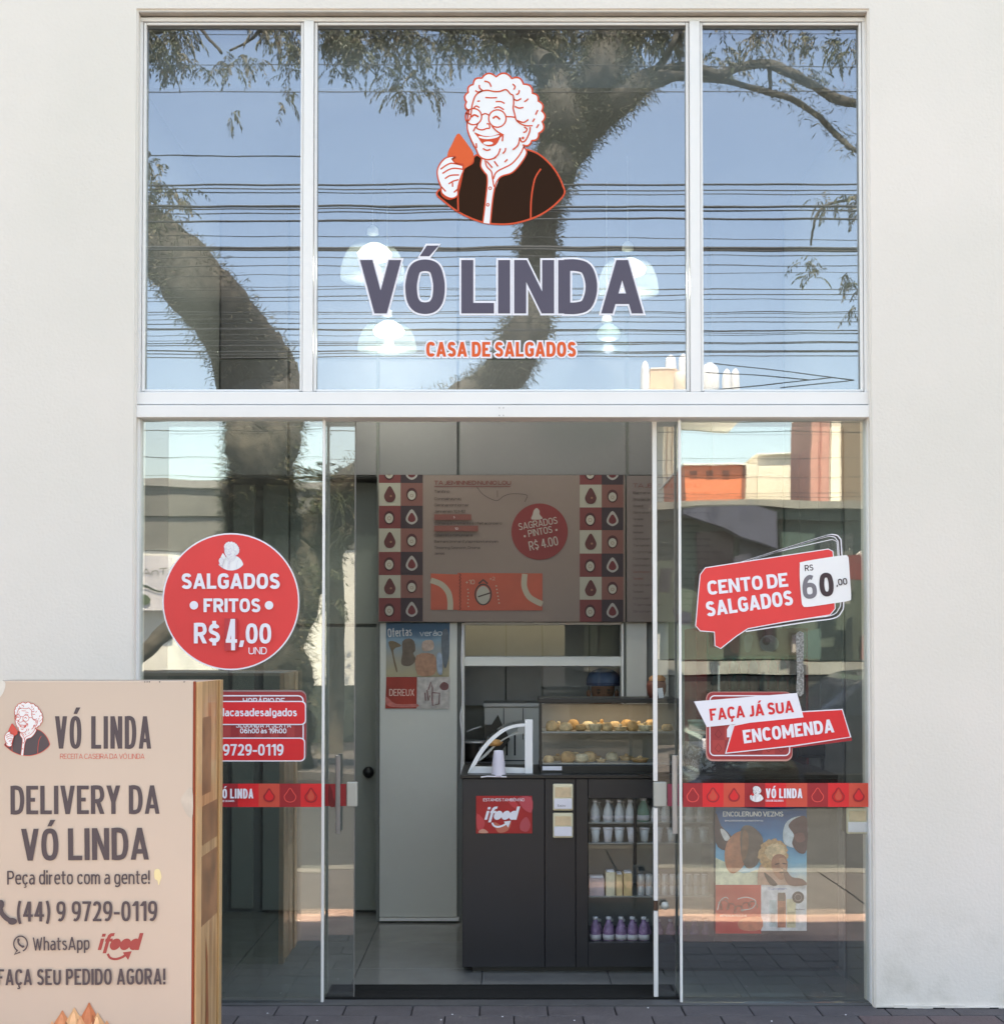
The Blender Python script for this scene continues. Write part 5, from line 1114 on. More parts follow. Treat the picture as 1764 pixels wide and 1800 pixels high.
up = ((969, 'bun', 'round pastry at the left end of the upper shelf'), (994, 'bun', 'broad folded pastry second from left on the upper shelf'), (1020, 'ring', 'ring shaped pastry third on the upper shelf'), (1046, 'tart', 'open tart in the middle of the upper shelf'), (1067, 'bun', 'small tall pastry right of the open tart on the upper shelf'), (1090, 'tart', 'wide pale boat pastry on the upper shelf'), (1111, 'bun', 'small whitish pastry beside the boat pastry on the upper shelf'), (1133, 'tart', 'flat pale pastry nearest the white door edge on the upper shelf'), (1172, 'ring', 'single ring pastry seen between the two white edges'))
for i, (px, k, lb) in enumerate(up): pasty(px, 1285.5, 25 if i % 2 else 21, 18-(i % 3)*3, k, i % 4, lb)
lo_ = ((964, 20, 12, 'bun', 'small pastry at the left end of the lower shelf'), (997, 26, 19, 'bun', 'large pastry second on the lower shelf'), (1022, 24, 15, 'ring', 'pastry with dark hole in the middle of the lower shelf'), (1035, 26, 19, 'bun', 'pastry piled behind the holed one on the lower shelf'), (1056, 18, 8, 'tart', 'flat pastry right of the pile on the lower shelf'), (1124, 32, 11, 'tart', 'flat pale pastry with dark filling alone at the right of the lower shelf'))
for i, (px, w, hh, k, lb) in enumerate(lo_): pasty(px, 1340.5, w, hh, k, (i+1) % 4, lb, WYc+.05+(.05 if i == 3 else 0))

for i, px in enumerate((981, 1007, 1033, 1057, 1080, 1101, 1122, 1143)):
    pasty(px, 1283.5, 23, 15+(i % 2)*3, 'bun' if i % 3 else 'tart', (i+1) % 4, 'pastry in the rear row of the upper cabinet shelf', WYc+.17)
for i, px in enumerate((980, 1010, 1044, 1075, 1100)):
    pasty(px, 1338.5, 24, 13+(i % 2)*3, 'bun' if i % 2 else 'tart', i % 4, 'pastry in the rear row of the lower cabinet shelf', WYc+.17)
# goods on the right end of the counter
TY = .7
bk = thing('patterned_bag', 'grey black and white patterned bag on the counter behind the right pane', 'bag')
bm = bmesh.new(); a = P(1208, 1366, TY); z1 = Z(1312, TY); x2 = X(1257, TY)
addbox(bm, a.x, x2, TY, TY+.14, TOP+.003, z1, .015); bmesh.ops.subdivide_edges(bm, edges=bm.edges[:], cuts=3, use_grid_fill=True)
for v_ in bm.verts: v_.co += Vector((rnd.uniform(-.004, .004), rnd.uniform(-.004, .004), rnd.uniform(-.003, .003)))
bmat = mat('bag_pattern', (120, 120, 126), .6)
n_, l_ = bmat.node_tree.nodes, bmat.node_tree.links; vo = n_.new('ShaderNodeTexNoise'); vo.inputs['Scale'].default_value = 34; vo.inputs['Distortion'].default_value = 1.6; cr = n_.new('ShaderNodeValToRGB'); cr.color_ramp.interpolation = 'CONSTANT'
cr.color_ramp.elements[0].color = (*lin((34, 34, 40)), 1); cr.color_ramp.elements[1].position = .5; cr.color_ramp.elements[1].color = (*lin((176, 174, 182)), 1)
l_.new(n_['Texture Coordinate'].outputs['Object'], vo.inputs['Vector']); l_.new(vo.outputs['Fac'], cr.inputs[0]); l_.new(cr.outputs[0], n_['Principled BSDF'].inputs['Base Color'])
bmobj('bag_body', bm, bmat, bk, None, True)
pbox('bag_fold', 1210, 1304, 1255, 1312.5, TY+.05, TY+.09, mat('bag_grey', (168, 166, 176), .7), bk, .002)
for i, py in enumerate((1303, 1283)):
    t = thing('water_tub', ('lower' if i == 0 else 'upper')+' teal translucent tub behind the patterned bag', 'tub')
    c = P(1228, py, TY+.2); lathe('tub_body', [(0, 0), (.05, 0), (.056, .04)], (c.x, c.y, c.z), mat('tub_teal%d' % i, (88, 132, 128), .3, noise=.15), t, 20)
    lathe('tub_lid', [(.058, .04), (.058, .05), (0, .053)], (c.x, c.y, c.z), mat('tub_lid%d' % i, (150, 182, 178), .4), t, 20)
bx = thing('storage_crate', 'dark grey crate under the teal tubs on the counter', 'crate')
q = P(1228, 1304, TY+.2)
box('crate_body', q.x-.06, q.x+.06, q.y-.06, q.y+.06, TOP+.003, q.z-.001, M['joint'], bx, .004)
mo = thing('till_monitor', 'black flat monitor standing on the counter behind the order-now sticker', 'monitor')
pbox('screen', 1402, 1255, 1497, 1332, .80, .83, M['black2'], mo, .004); pbox('bezel', 1405, 1258, 1494, 1328, .797, .7995, mat('screen_glass', (16, 18, 26), .1), mo)
pbox('stand', 1444, 1332.5, 1456, 1361, .82, .85, M['black2'], mo, .002); box('stand_foot', X(1425, .83), X(1475, .83), .78, .90, TOP+.003, TOP+.012, M['black2'], mo, .003)
bg = thing('bag_of_rolls', 'shiny plastic bag lying on the counter below the monitor', 'bag')
c = P(1330, 1360, .75)
bm = bmesh.new(); bmesh.ops.create_icosphere(bm, subdivisions=4, radius=1)
for v_ in bm.verts:
    d = 1+.09*math.sin(9*v_.co.x+3*v_.co.z)+.06*math.sin(14*v_.co.y+5); v_.co = Vector((c.x+v_.co.x*.17*d, .78+v_.co.y*.08*d, TOP+.035+v_.co.z*.032*d))
bmobj('bag_film', bm, mat('silver_film', (120, 124, 120), .25, metal=.4, noise=.4, nscale=14), bg, None, True)

# tall drinks fridge in the right corner
FY = 1.16
fr = thing('drinks_fridge', 'tall dark red drinks fridge with printed header in the right rear corner', 'fridge')
fred = mat('fridge_red', (140, 34, 38), .4, noise=.08)
fx0, fx1 = 1224, 1431
box('cabinet', X(fx0, FY)+.002, X(fx1, FY)-.002, FY+.42, FY+.5, 0, Z(1104, FY), fred, fr)
for a, c in ((fx0, fx0+19), (fx1-14, fx1)): pbox('side_frame', a, 1104, c, 1690, FY, FY+.415, fred, fr, .003)
pbox('header', fx0+19.5, 1104, fx1-14.5, 1152, FY, FY+.4, mat('header_red', (112, 36, 36), .4, noise=.2), fr, .002)  # header is plain dark red with a flat print
pbox('floor_panel', fx0+19.5, 1640, fx1-14.5, 1690, FY, FY+.4, fred, fr, .002)
pr = Print(FY-.002, P, .001)
pr.fill(oval(1351, 1131, 17, 15), col(150, 132, 136)); pr.fill(oval(1346, 1127, 7), col(92, 44, 46)); pr.fill(crom([(1282, 1118), (1296, 1116), (1298, 1146), (1284, 1144)], True, 3), col(150, 62, 52)); pr.fill(crom([(1308, 1118), (1322, 1118), (1318, 1144), (1309, 1144)], True, 3), col(130, 110, 110))
pr.obj('header_print', fr)
for py in (1185, 1215, 1280, 1345): pbox('shelf', 1244, py, 1416, py+1.5, FY+.04, FY+.39, shf, fr)
pbox('glass_door', 1244, 1153, 1416, 1639, FY+.003, FY+.008, M['glass_clear'], fr)
pbox('door_handle', 1262, 1170, 1265, 1240, FY-.03, FY-.002, M['alu'], fr, .002)
for py in (1185, 1215):
    for px in range(1256, 1412, 17):
        if 1259 < px < 1267: continue
        tt = tag(lathe('fridge_bottle', [(0, 0), (.02, 0), (.021, .05), (.009, .072), (.009, .084), (0, .085)], tuple(P(px, py, FY+.08)+Vector((0, 0, .001))), mat('fb', rnd.choice([(58, 92, 86), (86, 60, 56), (96, 104, 102)]), .25), None, 12), 'small dark bottle in the tall fridge on its '+('upper' if py == 1185 else 'second')+' shelf', 'bottle', 'bottles in the tall fridge')

# ============================================================ advertising totem on the pavement
TFY, TBY = -1.2, -.74
to = thing('advertising_totem', 'tall beige box totem advertising DELIVERY DA VÓ LINDA on the pavement', 'totem')
tz = Z(1197, TFY); tx1 = X(340, TFY); tx0 = tx1-.80
box('front_panel', tx0, tx1, TFY, TFY+.018, .0, tz, M['totem'], to, .0015)
box('edge_trim', tx1+.0005, tx1+.006, TFY+.001, TFY+.017, .0, tz-.002, mat('trim_redbrown', (150, 62, 34), .6), to)
box('side_panel', tx1-.012, tx1+.004, TFY+.0185, TBY, .0, tz-.006, M['wood'], to)
box('corner_batten', tx1+.0045, tx1+.012, TFY+.02, TFY+.10, .0, tz-.004, mat('batten_pine', (222, 178, 130), .4, coat=.3, noise=.1), to, .002)
box('corner_batten', tx1+.0045, tx1+.012, TBY-.05, TBY, .0, tz-.006, mat('batten_pine2', (196, 158, 112), .4, coat=.3, noise=.1), to, .002)
box('top_panel', tx0+.005, tx1-.013, TFY+.0185, TBY, tz-.02, tz-.006, mat('totem_top', (150, 140, 128), .7), to)
box('back_panel', tx0, tx1-.013, TBY-.018, TBY-.0005, .0, tz-.021, M['joint'], to); box('side_panel', tx0, tx0+.016, TFY+.0185, TBY-.019, 0, tz-.021, M['wood'], to)
# brown photo prints on the side face
bp1 = mat('side_print', (146, 106, 78), .45, noise=.35, nscale=9)
for a, b, y0, y1 in ((1.02, 1.30, .06, .18), (.84, .98, .10, .30), (.55, .80, .08, .3)):
    box('side_picture', tx1+.0042, tx1+.0052, TFY+.10+y0*.4, TFY+.10+y1, a, b, bp1, to)
prv = [(tx1+.0056, TFY+.13+.26*u, z) for u, z in ((.3, .50), (.42, .42), (.5, .2), (.45, 0), (.15, 0), (.3, .15), (.33, .35))]
mesh('side_picture', prv, [tuple(range(7))], mat('side_leaf', (160, 96, 62), .5, noise=.3, nscale=8), to)
def TP(x, y, Y): return P(x, y, Y)
pr = Print(TFY-.0004)
emblem(pr, ET(8, 1234, 80/1355), 80/1355, M['face'], M['totred'], M['ink'], M['totred'], True, 15)
pr.obj('emblem_print', to)
pr = Print(TFY-.0004); K = M['ink']
pr.text('VÓ LINDA', (97, 1316), (264, 1316), 57, K, .004)
pr.text('DELIVERY DA', (19, 1431.5), (279, 1430.5), 50, K, .012); pr.text('VÓ LINDA', (38, 1513), (260, 1511), 56, K, .016)
pr.text('Peça direto com a gente!', (13, 1555), (260, 1554), 24, K, -.003)
pr.text('(44) 9 9729-0119', (30, 1620), (274, 1619), 35, K, .008)
pr.text('WhatsApp', (58, 1671), (158, 1669.5), 23, K, .0)
pr.text('FAÇA SEU PEDIDO AGORA!', (-4, 1732), (288, 1730.5), 28, K, .012)
pr.stroke([(36.5+12*math.cos(a), 1659+13.5*math.sin(a)) for a in [math.radians(q) for q in range(115, 440, 15)]], 2.4, K); pr.stroke([(31, 1670.5), (25, 1678), (36, 1673.5)], 2.2, K)
def phone(cx, cy, s):
    pr.stroke([(cx+s*x, cy+s*y) for x, y in crom([(-.55, -.75), (-.5, -.1), (-.05, .5), (.55, .8)], False, 4)], s*.42, K)
    pr.fill(oval(cx-.5*s, cy-.72*s, .3*s, .4*s, 12), K, False); pr.fill(oval(cx+.5*s, cy+.78*s, .42*s, .3*s, 12), K, False)
phone(36.5, 1658, 7.5); phone(12, 1604, 20)
pr.obj('lettering', to)
pr = Print(TFY-.0004); pr.text('RECEITA CASEIRA DA VÓ LINDA', (106, 1334), (253, 1334), 9, M['totred'], -.018); pr.obj('red_lettering', to)
pr = Print(TFY-.0004); ifood(pr, 172, 1670, 20.5, mat('totem_logo_red', (172, 72, 68), .6)); pr.obj('delivery_logo', to)
pr = Print(TFY-.0004); yl = col(240, 222, 170)
pr.fill(crom([(272, 1530), (280, 1528), (284, 1540), (282, 1548), (279, 1556), (277, 1548), (272, 1544)], True, 3), yl)
pr.obj('pointing_hand_print', to); sk_n = 0
for (cx, top, w, hh, c) in ((110, 1776, 15, 60, (206, 132, 92)), (131, 1771, 14, 60, (228, 178, 132)), (157, 1762, 15, 70, (198, 116, 78)), (172, 1780, 14, 60, (232, 182, 136)), (142, 1785, 12, 60, (220, 160, 118)), (92, 1795, 14, 60, (228, 176, 130)), (188, 1794, 14, 60, (222, 160, 116))):
    sk_n += 1; q_ = Print(TFY-.0014-.0006*sk_n); q_.fill(crom([(cx, top), (cx+w*.3, top+hh*.12), (cx+w*.95, top+hh*.38), (cx+w*1.15, top+hh*.7), (cx+w*.8, top+hh), (cx-w*.8, top+hh), (cx-w*1.15, top+hh*.7), (cx-w*.95, top+hh*.38), (cx-w*.3, top+hh*.12)], True, 3), mat('snack_print', c, .6, noise=.2, nscale=16)); q_.fill(crom([(cx-w*.15, top+hh*.12), (cx+w*.15, top+hh*.3), (cx+w*.1, top+hh*.7), (cx-w*.55, top+hh*.9), (cx-w*.7, top+hh*.55)], True, 3), mat('snack_light', tuple(min(255, v+22) for v in c), .6, noise=.15, nscale=30)); q_.fill(crom([(cx+w*.35, top+hh*.32), (cx+w*.85, top+hh*.55), (cx+w*.8, top+hh*.9), (cx+w*.45, top+hh*.8)], True, 3), mat('snack_deep', tuple(int(v*.82) for v in c), .6, noise=.2, nscale=30)); q_.obj('snack_print', to)

pr = Print(TFY-.0008); pr.fill(crom([(-2, 1197.5), (8, 1198), (10, 1205), (6, 1218), (-2, 1226)], True, 3), M['stucco']); pr.fill(crom([(338, 1385), (339, 1432), (332, 1436), (322, 1420), (318, 1405), (326, 1392)], True, 3), mat('worn_patch', (206, 192, 178), .8, noise=.1, nscale=20), False)
for x in (254, 258, 262, 280, 323): pr.fill([(x, 1197.3), (x+2, 1197.3), (x+1.6, 1199.5), (x+.6, 1200.5)], M['ink'], False)
pr.obj('worn_spots', to)
# ============================================================ across the street (seen in the glass)
# utility cables
rc = random.Random(11)
DW = 7.0
def cable(y0, y1, r, d=DW, lb=None, sag=None):
    pts = []; s = rc.uniform(1, 5) if sag is None else sag
    for i in range(25):
        u = i/24; x = -2600+u*6964; yy = y0+(y1-y0)*((x-245)/1280)+s*math.sin(3*math.pi*u)*.5
        p = R(x, yy, d); pts.append((p.x, p.y, p.z))
    tag(tube('overhead_cable', pts, r*.8, M['cable'], None, 5), lb or 'black overhead cable in the dense lower bundle mirrored in the upper panes', 'cable', 'overhead cables mirrored in the upper panes')
for y0, y1, r, lb in ((62, 60, .004, 'thin overhead cable mirrored nearest the top of the upper panes'), (113, 118, .006, 'lone cable crossing behind the mirrored crown leaves'), (165, 163, .006, 'lone cable mirrored at the height of the emblem hair'), (274, 276, .007, 'lone cable mirrored level with the emblem shoulder, in the left pane')):
    if y0 == 274:
        a, b = R(-900, 272, DW), R(560, 275, DW+1.5)
        tag(tube('overhead_cable', [a, b], r, M['cable'], None, 5), lb, 'cable', 'overhead cables mirrored in the upper panes'); continue
    cable(y0, y1, r, DW, lb)
MIDK = 1.25
mid = 'thick overhead cable in the spaced middle group mirrored between emblem and lettering'
for y0, y1, r in ((327, 325, .010), (333, 336, .006), (340, 344, .005), (362, 365, .012), (366, 372, .006), (376, 372, .006), (391, 386, .010), (415, 423, .004), (436, 437, .016), (440, 442, .010)):
    cable(y0, y1, r*MIDK, DW+rc.uniform(-.2, .3), mid)
yy = 455
while yy < 632:
    cable(yy, yy+rc.uniform(-7, 7), rc.choice([.004, .006, .006, .009]), DW+rc.uniform(-.4, .6), None, rc.uniform(-6, 8)); yy += rc.choice([7, 9, 12, 15, 17]) if yy < 560 else rc.choice([4, 6, 8])
for y in (740, 757): cable(y, y+2, .006, DW, 'overhead cable mirrored at the very top of the lower panes')
for y in (806, 838, 866, 872): cable(y, y+3, .005, 13, 'far overhead cable mirrored in front of the buildings across the street')
for (a, b) in (((1255, 640), (1500, 668)), ((1240, 655), (1420, 668)), ((1500, 668), (1370, 682)), ((1460, 664), (1230, 690))):
    p, q = R(*a, 9), R(*b, 9); tag(tube('guy_wire', [p, q], .006, M['cable'], None, 5), 'slanting thin wire mirrored low in the upper right pane', 'wire', 'slanting wires')

# the tree with its fork, limbs and tufts
TD = 11.5; S = FPX/(DIST+TD)
def limb(name, pts, par, d=TD, seg=24, hair=True, m=None):
    pp = crom([(x, y, r) for x, y, r in pts], False, 9)
    path = []
    for i, (x, y, r) in enumerate(pp):
        p = R(x+rt.uniform(-1, 1), y, d+.5*math.sin(i*.21+pts[0][0])); path.append(p)
    rad = [r/S for x, y, r in pp]
    v, f = tube_geo(path, rad, seg, .0, rt)
    for i, a in enumerate(v):
        a += Vector((math.sin(a.z*9+a.x*4), math.cos(a.z*7+a.y*5), math.sin(a.x*11))) * rad[min(i//seg, len(rad)-1)]*.07 + Vector((rt.uniform(-1, 1), rt.uniform(-1, 1), rt.uniform(-1, 1)))*rad[min(i//seg, len(rad)-1)]*.07
    o = mesh(name, v, f, M['bark'], par, None, True)
    if hair: HA.extend([(p, r) for p, r in zip(path, rad)])
    return o
rt = random.Random(5); HA = []
tr_ = thing('street_tree', 'large forked street tree with shaggy bark and feathery crown, mirrored in the glass', 'tree')
limb('trunk', [(472, 1440, 96), (468, 1300, 84), (466, 1150, 74), (462, 1020, 72), (456, 930, 64), (456, 850, 60), (462, 760, 62), (464, 690, 74), (415, 590, 60), (345, 500, 55), (272, 425, 50), (205, 350, 42), (130, 250, 36), (60, 120, 30), (0, -100, 22)], tr_)
limb('limb', [(470, 1130, 60), (520, 1010, 56), (590, 910, 52), (690, 810, 50), (800, 735, 50), (858, 690, 42), (905, 625, 37), (934, 555, 33), (943, 470, 31), (950, 380, 31), (972, 300, 35), (1005, 235, 40), (1030, 190, 42), (1050, 140, 34), (1078, 80, 34), (1110, 0, 28), (1160, -150, 20)], tr_)
limb('branch', [(990, 240, 40), (985, 180, 34), (965, 120, 26), (940, 70, 22), (905, 10, 16), (860, -80, 12)], tr_)
limb('branch', [(1020, 225, 34), (1070, 190, 27), (1120, 150, 22), (1165, 130, 17), (1215, 122, 13), (1262, 130, 10), (1300, 116, 9), (1345, 112, 9), (1390, 130, 9), (1430, 152, 8), (1465, 172, 9), (1510, 182, 7), (1600, 190, 5)], tr_)
limb('branch', [(1160, 130, 9), (1250, 137, 7), (1300, 148, 5.5), (1350, 162, 6), (1400, 180, 5.5), (1440, 210, 5), (1470, 238, 5), (1500, 262, 3.5), (1550, 285, 3)], tr_)
limb('branch', [(960, 110, 16), (900, 70, 13), (830, 50, 11), (740, 40, 10), (640, 30, 8), (520, 25, 7)], tr_, hair=False)
limb('branch', [(1120, 150, 8), (1165, 105, 6), (1190, 60, 5), (1205, 20, 4), (1210, -60, 3)], tr_, hair=False)
limb('branch', [(1350, 112, 4), (1355, 160, 3), (1358, 172, 2.5)], tr_, hair=False)
limb('branch', [(470, 1150, 30), (400, 1080, 22), (320, 1090, 16), (260, 1140, 13), (200, 1200, 11)], tr_, hair=False)
limb('branch', [(205, 350, 16), (235, 300, 10), (262, 270, 5)], tr_, hair=False)
limb('branch', [(60, 120, 14), (180, 90, 9), (260, 60, 6), (340, 45, 4)], tr_, hair=False)
limb('branch', [(340, 20, 4), (352, 50, 3), (390, 92, 2.5)], tr_, hair=False); limb('branch', [(470, 40, 4), (440, 70, 2.5), (405, 88, 2)], tr_, hair=False)
limb('branch', [(1590, 330, 5), (1500, 350, 3), (1440, 372, 2.4), (1424, 430, 1.8)], tr_, hair=False)
LV, LF, LM = [], [], []
def leaf(p, d, L, w, mi):
    d = d.normalized(); s = d.cross(Vector((rt.uniform(-1, 1), rt.uniform(-1, 1), rt.uniform(-1, 1))))
    if s.length < .01: return
    s = s.normalized()*w/2; o = len(LV)
    LV.extend([p, p+d*L*.5+s, p+d*L, p+d*L*.5-s]); LF.append((o, o+1, o+2, o+3)); LM.append(mi)
def frond(p, d, L, n, droop=1.0, mi=0):
    q = p.copy(); d = d.normalized()
    for i in range(n):
        d = (d+Vector((0, 0, -.16*droop))).normalized(); q = q+d*(L/n)
        for s in (-1, 1):
            side = d.cross(Vector((0, 0, 1)))*s
            leaf(q, side*.8+d*.5+Vector((0, 0, -.5*droop)), rt.uniform(.05, .10), .02, mi)
def tuft(x, y, rp, n, d=TD, droop=1.2):
    for _ in range(n):
        a = rt.uniform(0, 6.283); q = rp*math.sqrt(rt.random())
        p = R(x+q*math.cos(a), y+q*math.sin(a)*.8, d+rt.uniform(-.4, .4))
        v = Vector((rt.gauss(0, 1), rt.gauss(0, 1), rt.gauss(0, .5))); frond(p, v, rt.uniform(.18, .34), rt.randint(5, 8), droop, rt.random() < .3)
for x, y, r, n in ((262, 55, 28, 50), (300, 66, 26, 46), (322, 48, 22, 24), (298, 105, 24, 44), (268, 90, 18, 20), (330, 108, 14, 7), (363, 116, 11, 9), (404, 116, 13, 11), (442, 106, 20, 15), (395, 98, 14, 6), (500, 62, 28, 44), (522, 92, 22, 34), (470, 48, 22, 26), (505, 125, 18, 6), (518, 160, 18, 6), (412, 202, 12, 4), (500, 180, 12, 3),
                   (262, 290, 18, 14), (285, 325, 22, 20), (320, 342, 14, 12), (262, 345, 22, 18), (300, 370, 20, 12), (270, 400, 20, 14), (595, 120, 14, 8), (640, 105, 16, 7), (690, 110, 30, 34), (720, 150, 26, 26), (745, 128, 18, 16), (755, 165, 14, 8), (680, 160, 10, 6),
                   (1262, 92, 22, 14), (1290, 110, 18, 10), (1320, 70, 26, 20), (1345, 52, 24, 14), (1392, 62, 24, 16), (1430, 70, 22, 16), (1470, 85, 26, 22), (1500, 80, 22, 16), (1420, 128, 14, 10), (1372, 140, 10, 6), (1268, 45, 14, 4), (1452, 362, 18, 8), (1485, 352, 18, 8), (1508, 365, 14, 6), (1420, 452, 11, 7), (1426, 486, 11, 7), (1488, 488, 18, 9), (1510, 505, 12, 6), (1500, 540, 12, 4)):
    tuft(x, y, r, n)
for i in range(150):
    x = rt.uniform(560, 1205); y = rt.uniform(30, 96) if 600 < x < 1000 else rt.uniform(30, 82); tuft(x, y, 20, 8)
for x, y, r, n in ((1000, 130, 36, 22), (1050, 110, 34, 26), (1100, 100, 30, 22), (1010, 175, 26, 10), (1085, 60, 40, 26), (930, 90, 36, 24), (870, 75, 34, 22)): tuft(x, y, r, n)
for x, y, r, n in ((570, 870, 28, 16), (605, 860, 24, 18), (612, 930, 20, 12), (560, 1000, 26, 10), (585, 1060, 20, 8)): tuft(x, y, r, n, TD-.7, 1.3)
for i in range(620):
    x = rt.gauss(650, 900); y = rt.uniform(-620, 25); dd = TD+rt.gauss(0, 2.6)
    if x > 1500 and y > -60: continue
    tuft(x, y, 42, 6, max(8.5, dd), .9)
mesh('crown', LV, LF, [M['leaf'], M['leaf2']], tr_, 'stuff', False, LM)
LV, LF, LM = [], [], []
for p, r in HA:
    for _ in range(190 if r > .15 else 9):
        a = rt.uniform(0, 6.283); v = Vector((math.cos(a), rt.uniform(-.4, 1), math.sin(a)*.6)).normalized()
        q = p+v*r*.97+Vector((rt.uniform(-.1, .1), 0, rt.uniform(-.12, .12)))
        leaf(q, v*.6+Vector((rt.gauss(0, .4), rt.gauss(0, .4), rt.uniform(-.9, .5))), rt.uniform(.04, .14), .012, rt.random() < .5)
mesh('hanging_moss', LV, LF, [M['leaf'], M['leaf2']], tr_, 'stuff', False, LM)
# young palm beside the trunk
pl = thing('small_palm', 'small palm with dark fronds mirrored beside the tree trunk', 'palm')
pc_ = R(585, 850, 14.2); LV, LF, LM = [], [], []
for i in range(26):
    a = i*2.4; d = Vector((math.cos(a), math.sin(a)*.7, rt.uniform(.3, 1.2))).normalized(); q = pc_.copy()
    for k in range(9):
        d = (d+Vector((0, 0, -.14))).normalized(); q = q+d*.1
        for s in (-1, 1): leaf(q, d.cross(Vector((0, 0, 1)))*s+d*.6, .22-.012*k, .03, 0)
mesh('fronds', LV, LF, [M['leaf'], M['leaf2']], pl, 'stuff', False, LM)
tube('palm_trunk', [(pc_.x, pc_.y, 0), (pc_.x+.05, pc_.y, pc_.z*.5), (pc_.x, pc_.y, pc_.z)], [.16, .12, .1], M['bark'], pl, 12)

# buildings opposite
def rbox(n, a, b, c, d, D0, dep, m, par, bev=0, kind=None, zb=None):
    p, q = R(a, b, D0), R(c, d, D0)
    return box(n, p.x, q.x, -D0-dep, -D0, q.z if zb is None else zb, p.z, m, par, bev, kind)
gw = mat('grey_cladding', (120, 120, 118), .8, noise=.12, nscale=2); ww = mat('sunlit_white_wall', (240, 240, 234), .85, noise=.06, nscale=1.5)
dkb = mat('dark_base_paint', (66, 74, 70), .7, noise=.15, nscale=2)
w_ = thing('workshop_building', 'low grey topped workshop with white lower wall across the street, mirrored at left', 'building')
rbox('roof_band', -1500, 843, 640, 858, 15.9, 6, mat('roof_edge', (150, 150, 150), .7), w_)
rbox('cladding', -1500, 859, 640, 904, 15.95, 6, gw, w_); rbox('cladding', -1500, 906, 640, 968, 15.98, 6, gw, w_)
rbox('white_wall', -1500, 969, 640, 1203, 16.0, 6, ww, w_); rbox('dark_base', -1500, 1204, 640, 1400, 15.97, 6, dkb, w_, zb=-.004)
for a, c in ((-420, -180), (20, 110), (700, 0)):
    if c > a: rbox('shutter', a, 1010, c, 1340, 15.93, .02, dkb, w_)
si = thing('painted_sign', 'white wall sign with dark handwritten letters and green leaf, mirrored at far left', 'sign')
rbox('sign_board', 120, 978, 300, 1075, 15.80, .06, M['vinylw'], si)
pr = Print(15.79, R, .004); pr.text('AnT', (246, 1012), (292, 1008), 11, col(60, 70, 66), .0, shear=.2)
pr.stroke(crom([(230, 1030), (255, 1032), (275, 1040), (300, 1042)]), 3, col(60, 78, 64)); pr.fill(crom([(243, 1048), (254, 1046), (263, 1055), (258, 1063), (246, 1062)], True, 3), col(92, 112, 84)); pr.obj('sign_print', si)
tw = mat('tank_white', (240, 240, 238), .5); tpch = mat('tank_peach', (236, 204, 176), .6, noise=.08)
def tank(label, px, py, rx, ry, m, D=29.5, nm='rooftop_tank'):
    c = R(px, py, D); s = FPX/(DIST+D); a, b = rx/s, ry/s
    t = thing(nm, label, 'water tank', 'pale rounded tanks on the rooftop across the street'); zb = R(px, 702, D).z
    lathe('tank_shell', [(0, zb-c.z), (a*.9, zb-c.z), (a, max(zb-c.z+.02, -b*.6)), (a, b*.2), (a*.85, b*.66), (a*.5, b*.92), (0, b)], (c.x, c.y, c.z), m, t, 20)
    lathe('tank_lid', [(a*.3, b*.96), (a*.3, b*1.03), (0, b*1.05)], (c.x, c.y, c.z), m, t, 12)
pf = tag(rbox('rooftop_platform', 1118, 703, 1312, 724, 29, 3, ww, None), 'white rooftop ledge carrying the tanks, hidden behind the transom', 'ledge')
pf2 = thing('peach_stair_head', 'peach rendered rooftop block mirrored low beside the right mullion', 'building')
rbox('block_wall', 1142, 650, 1190, 702, 29.8, 1.2, tpch, pf2); rbox('block_cap', 1143, 647, 1186, 649.6, 29.78, 1.3, tw, pf2)
tank('tall slim white tank at the left end of the pale rooftop group', 1133, 668, 8, 33, tw)
tank('highest white tank of the rooftop group, left of the mullion', 1178, 641, 10, 17, tw, 31.5); tank('white tank half behind the mullion', 1200, 640, 8, 17, tw, 31.5)
tank('round cream tank low in front, left of the mullion', 1194, 676, 11, 22, mat('tank_cream', (238, 222, 200), .6), 29.2)
tank('broad white tank right of the mullion', 1247, 666, 17, 26, tw, 29.6); tank('white tank second from the right end of the group', 1277, 672, 8, 22, tw, 29.4); tank('white tank at the right end of the group', 1292, 671, 8, 21, tw, 29.7)
sh = thing('corner_shop_building', 'low dark green fronted shop across the street, mirrored at right', 'building')
gr1 = mat('awning_green', (70, 82, 74), .8, noise=.25, nscale=1.2)
rbox('roof_slab', 1050, 880, 2600, 892, 15.8, 8, mat('slab_grey', (138, 138, 132), .8, noise=.1), sh)
rbox('awning_band', 1050, 893, 2600, 912, 15.9, 8, gr1, sh); rbox('shop_front', 1050, 913, 2600, 1160, 16.1, 8, mat('front_green', (76, 90, 82), .8, noise=.35, nscale=.9), sh)
rbox('white_band', 1050, 1163, 2600, 1188, 15.96, 8, mat('band_grey', (150, 152, 148), .8, noise=.2, nscale=1.5), sh); rbox('lower_wall', 1050, 1191, 2600, 1400, 16.0, 8, mat('lower_grey', (52, 54, 54), .8, noise=.2, nscale=1), sh, zb=-.004)
prism('canopy', [(1200, 895), (1330, 893), (1365, 900), (1365, 960), (1300, 940), (1200, 905)], 15.7, 15.9, mat('tarp_slate', (70, 74, 92), .8, noise=.2, nscale=2), sh, None, R)
for a, c, cc in ((1225, 1290, (70, 48, 50)), (1300, 1352, (52, 54, 62)), (1372, 1430, (120, 140, 120)), (1440, 1500, (96, 100, 96)), (1600, 1700, (60, 64, 66))): rbox('window', a, 935, c, 1040, 16.05, .03, mat('shop_window', cc, .25), sh)
rq = random.Random(21)
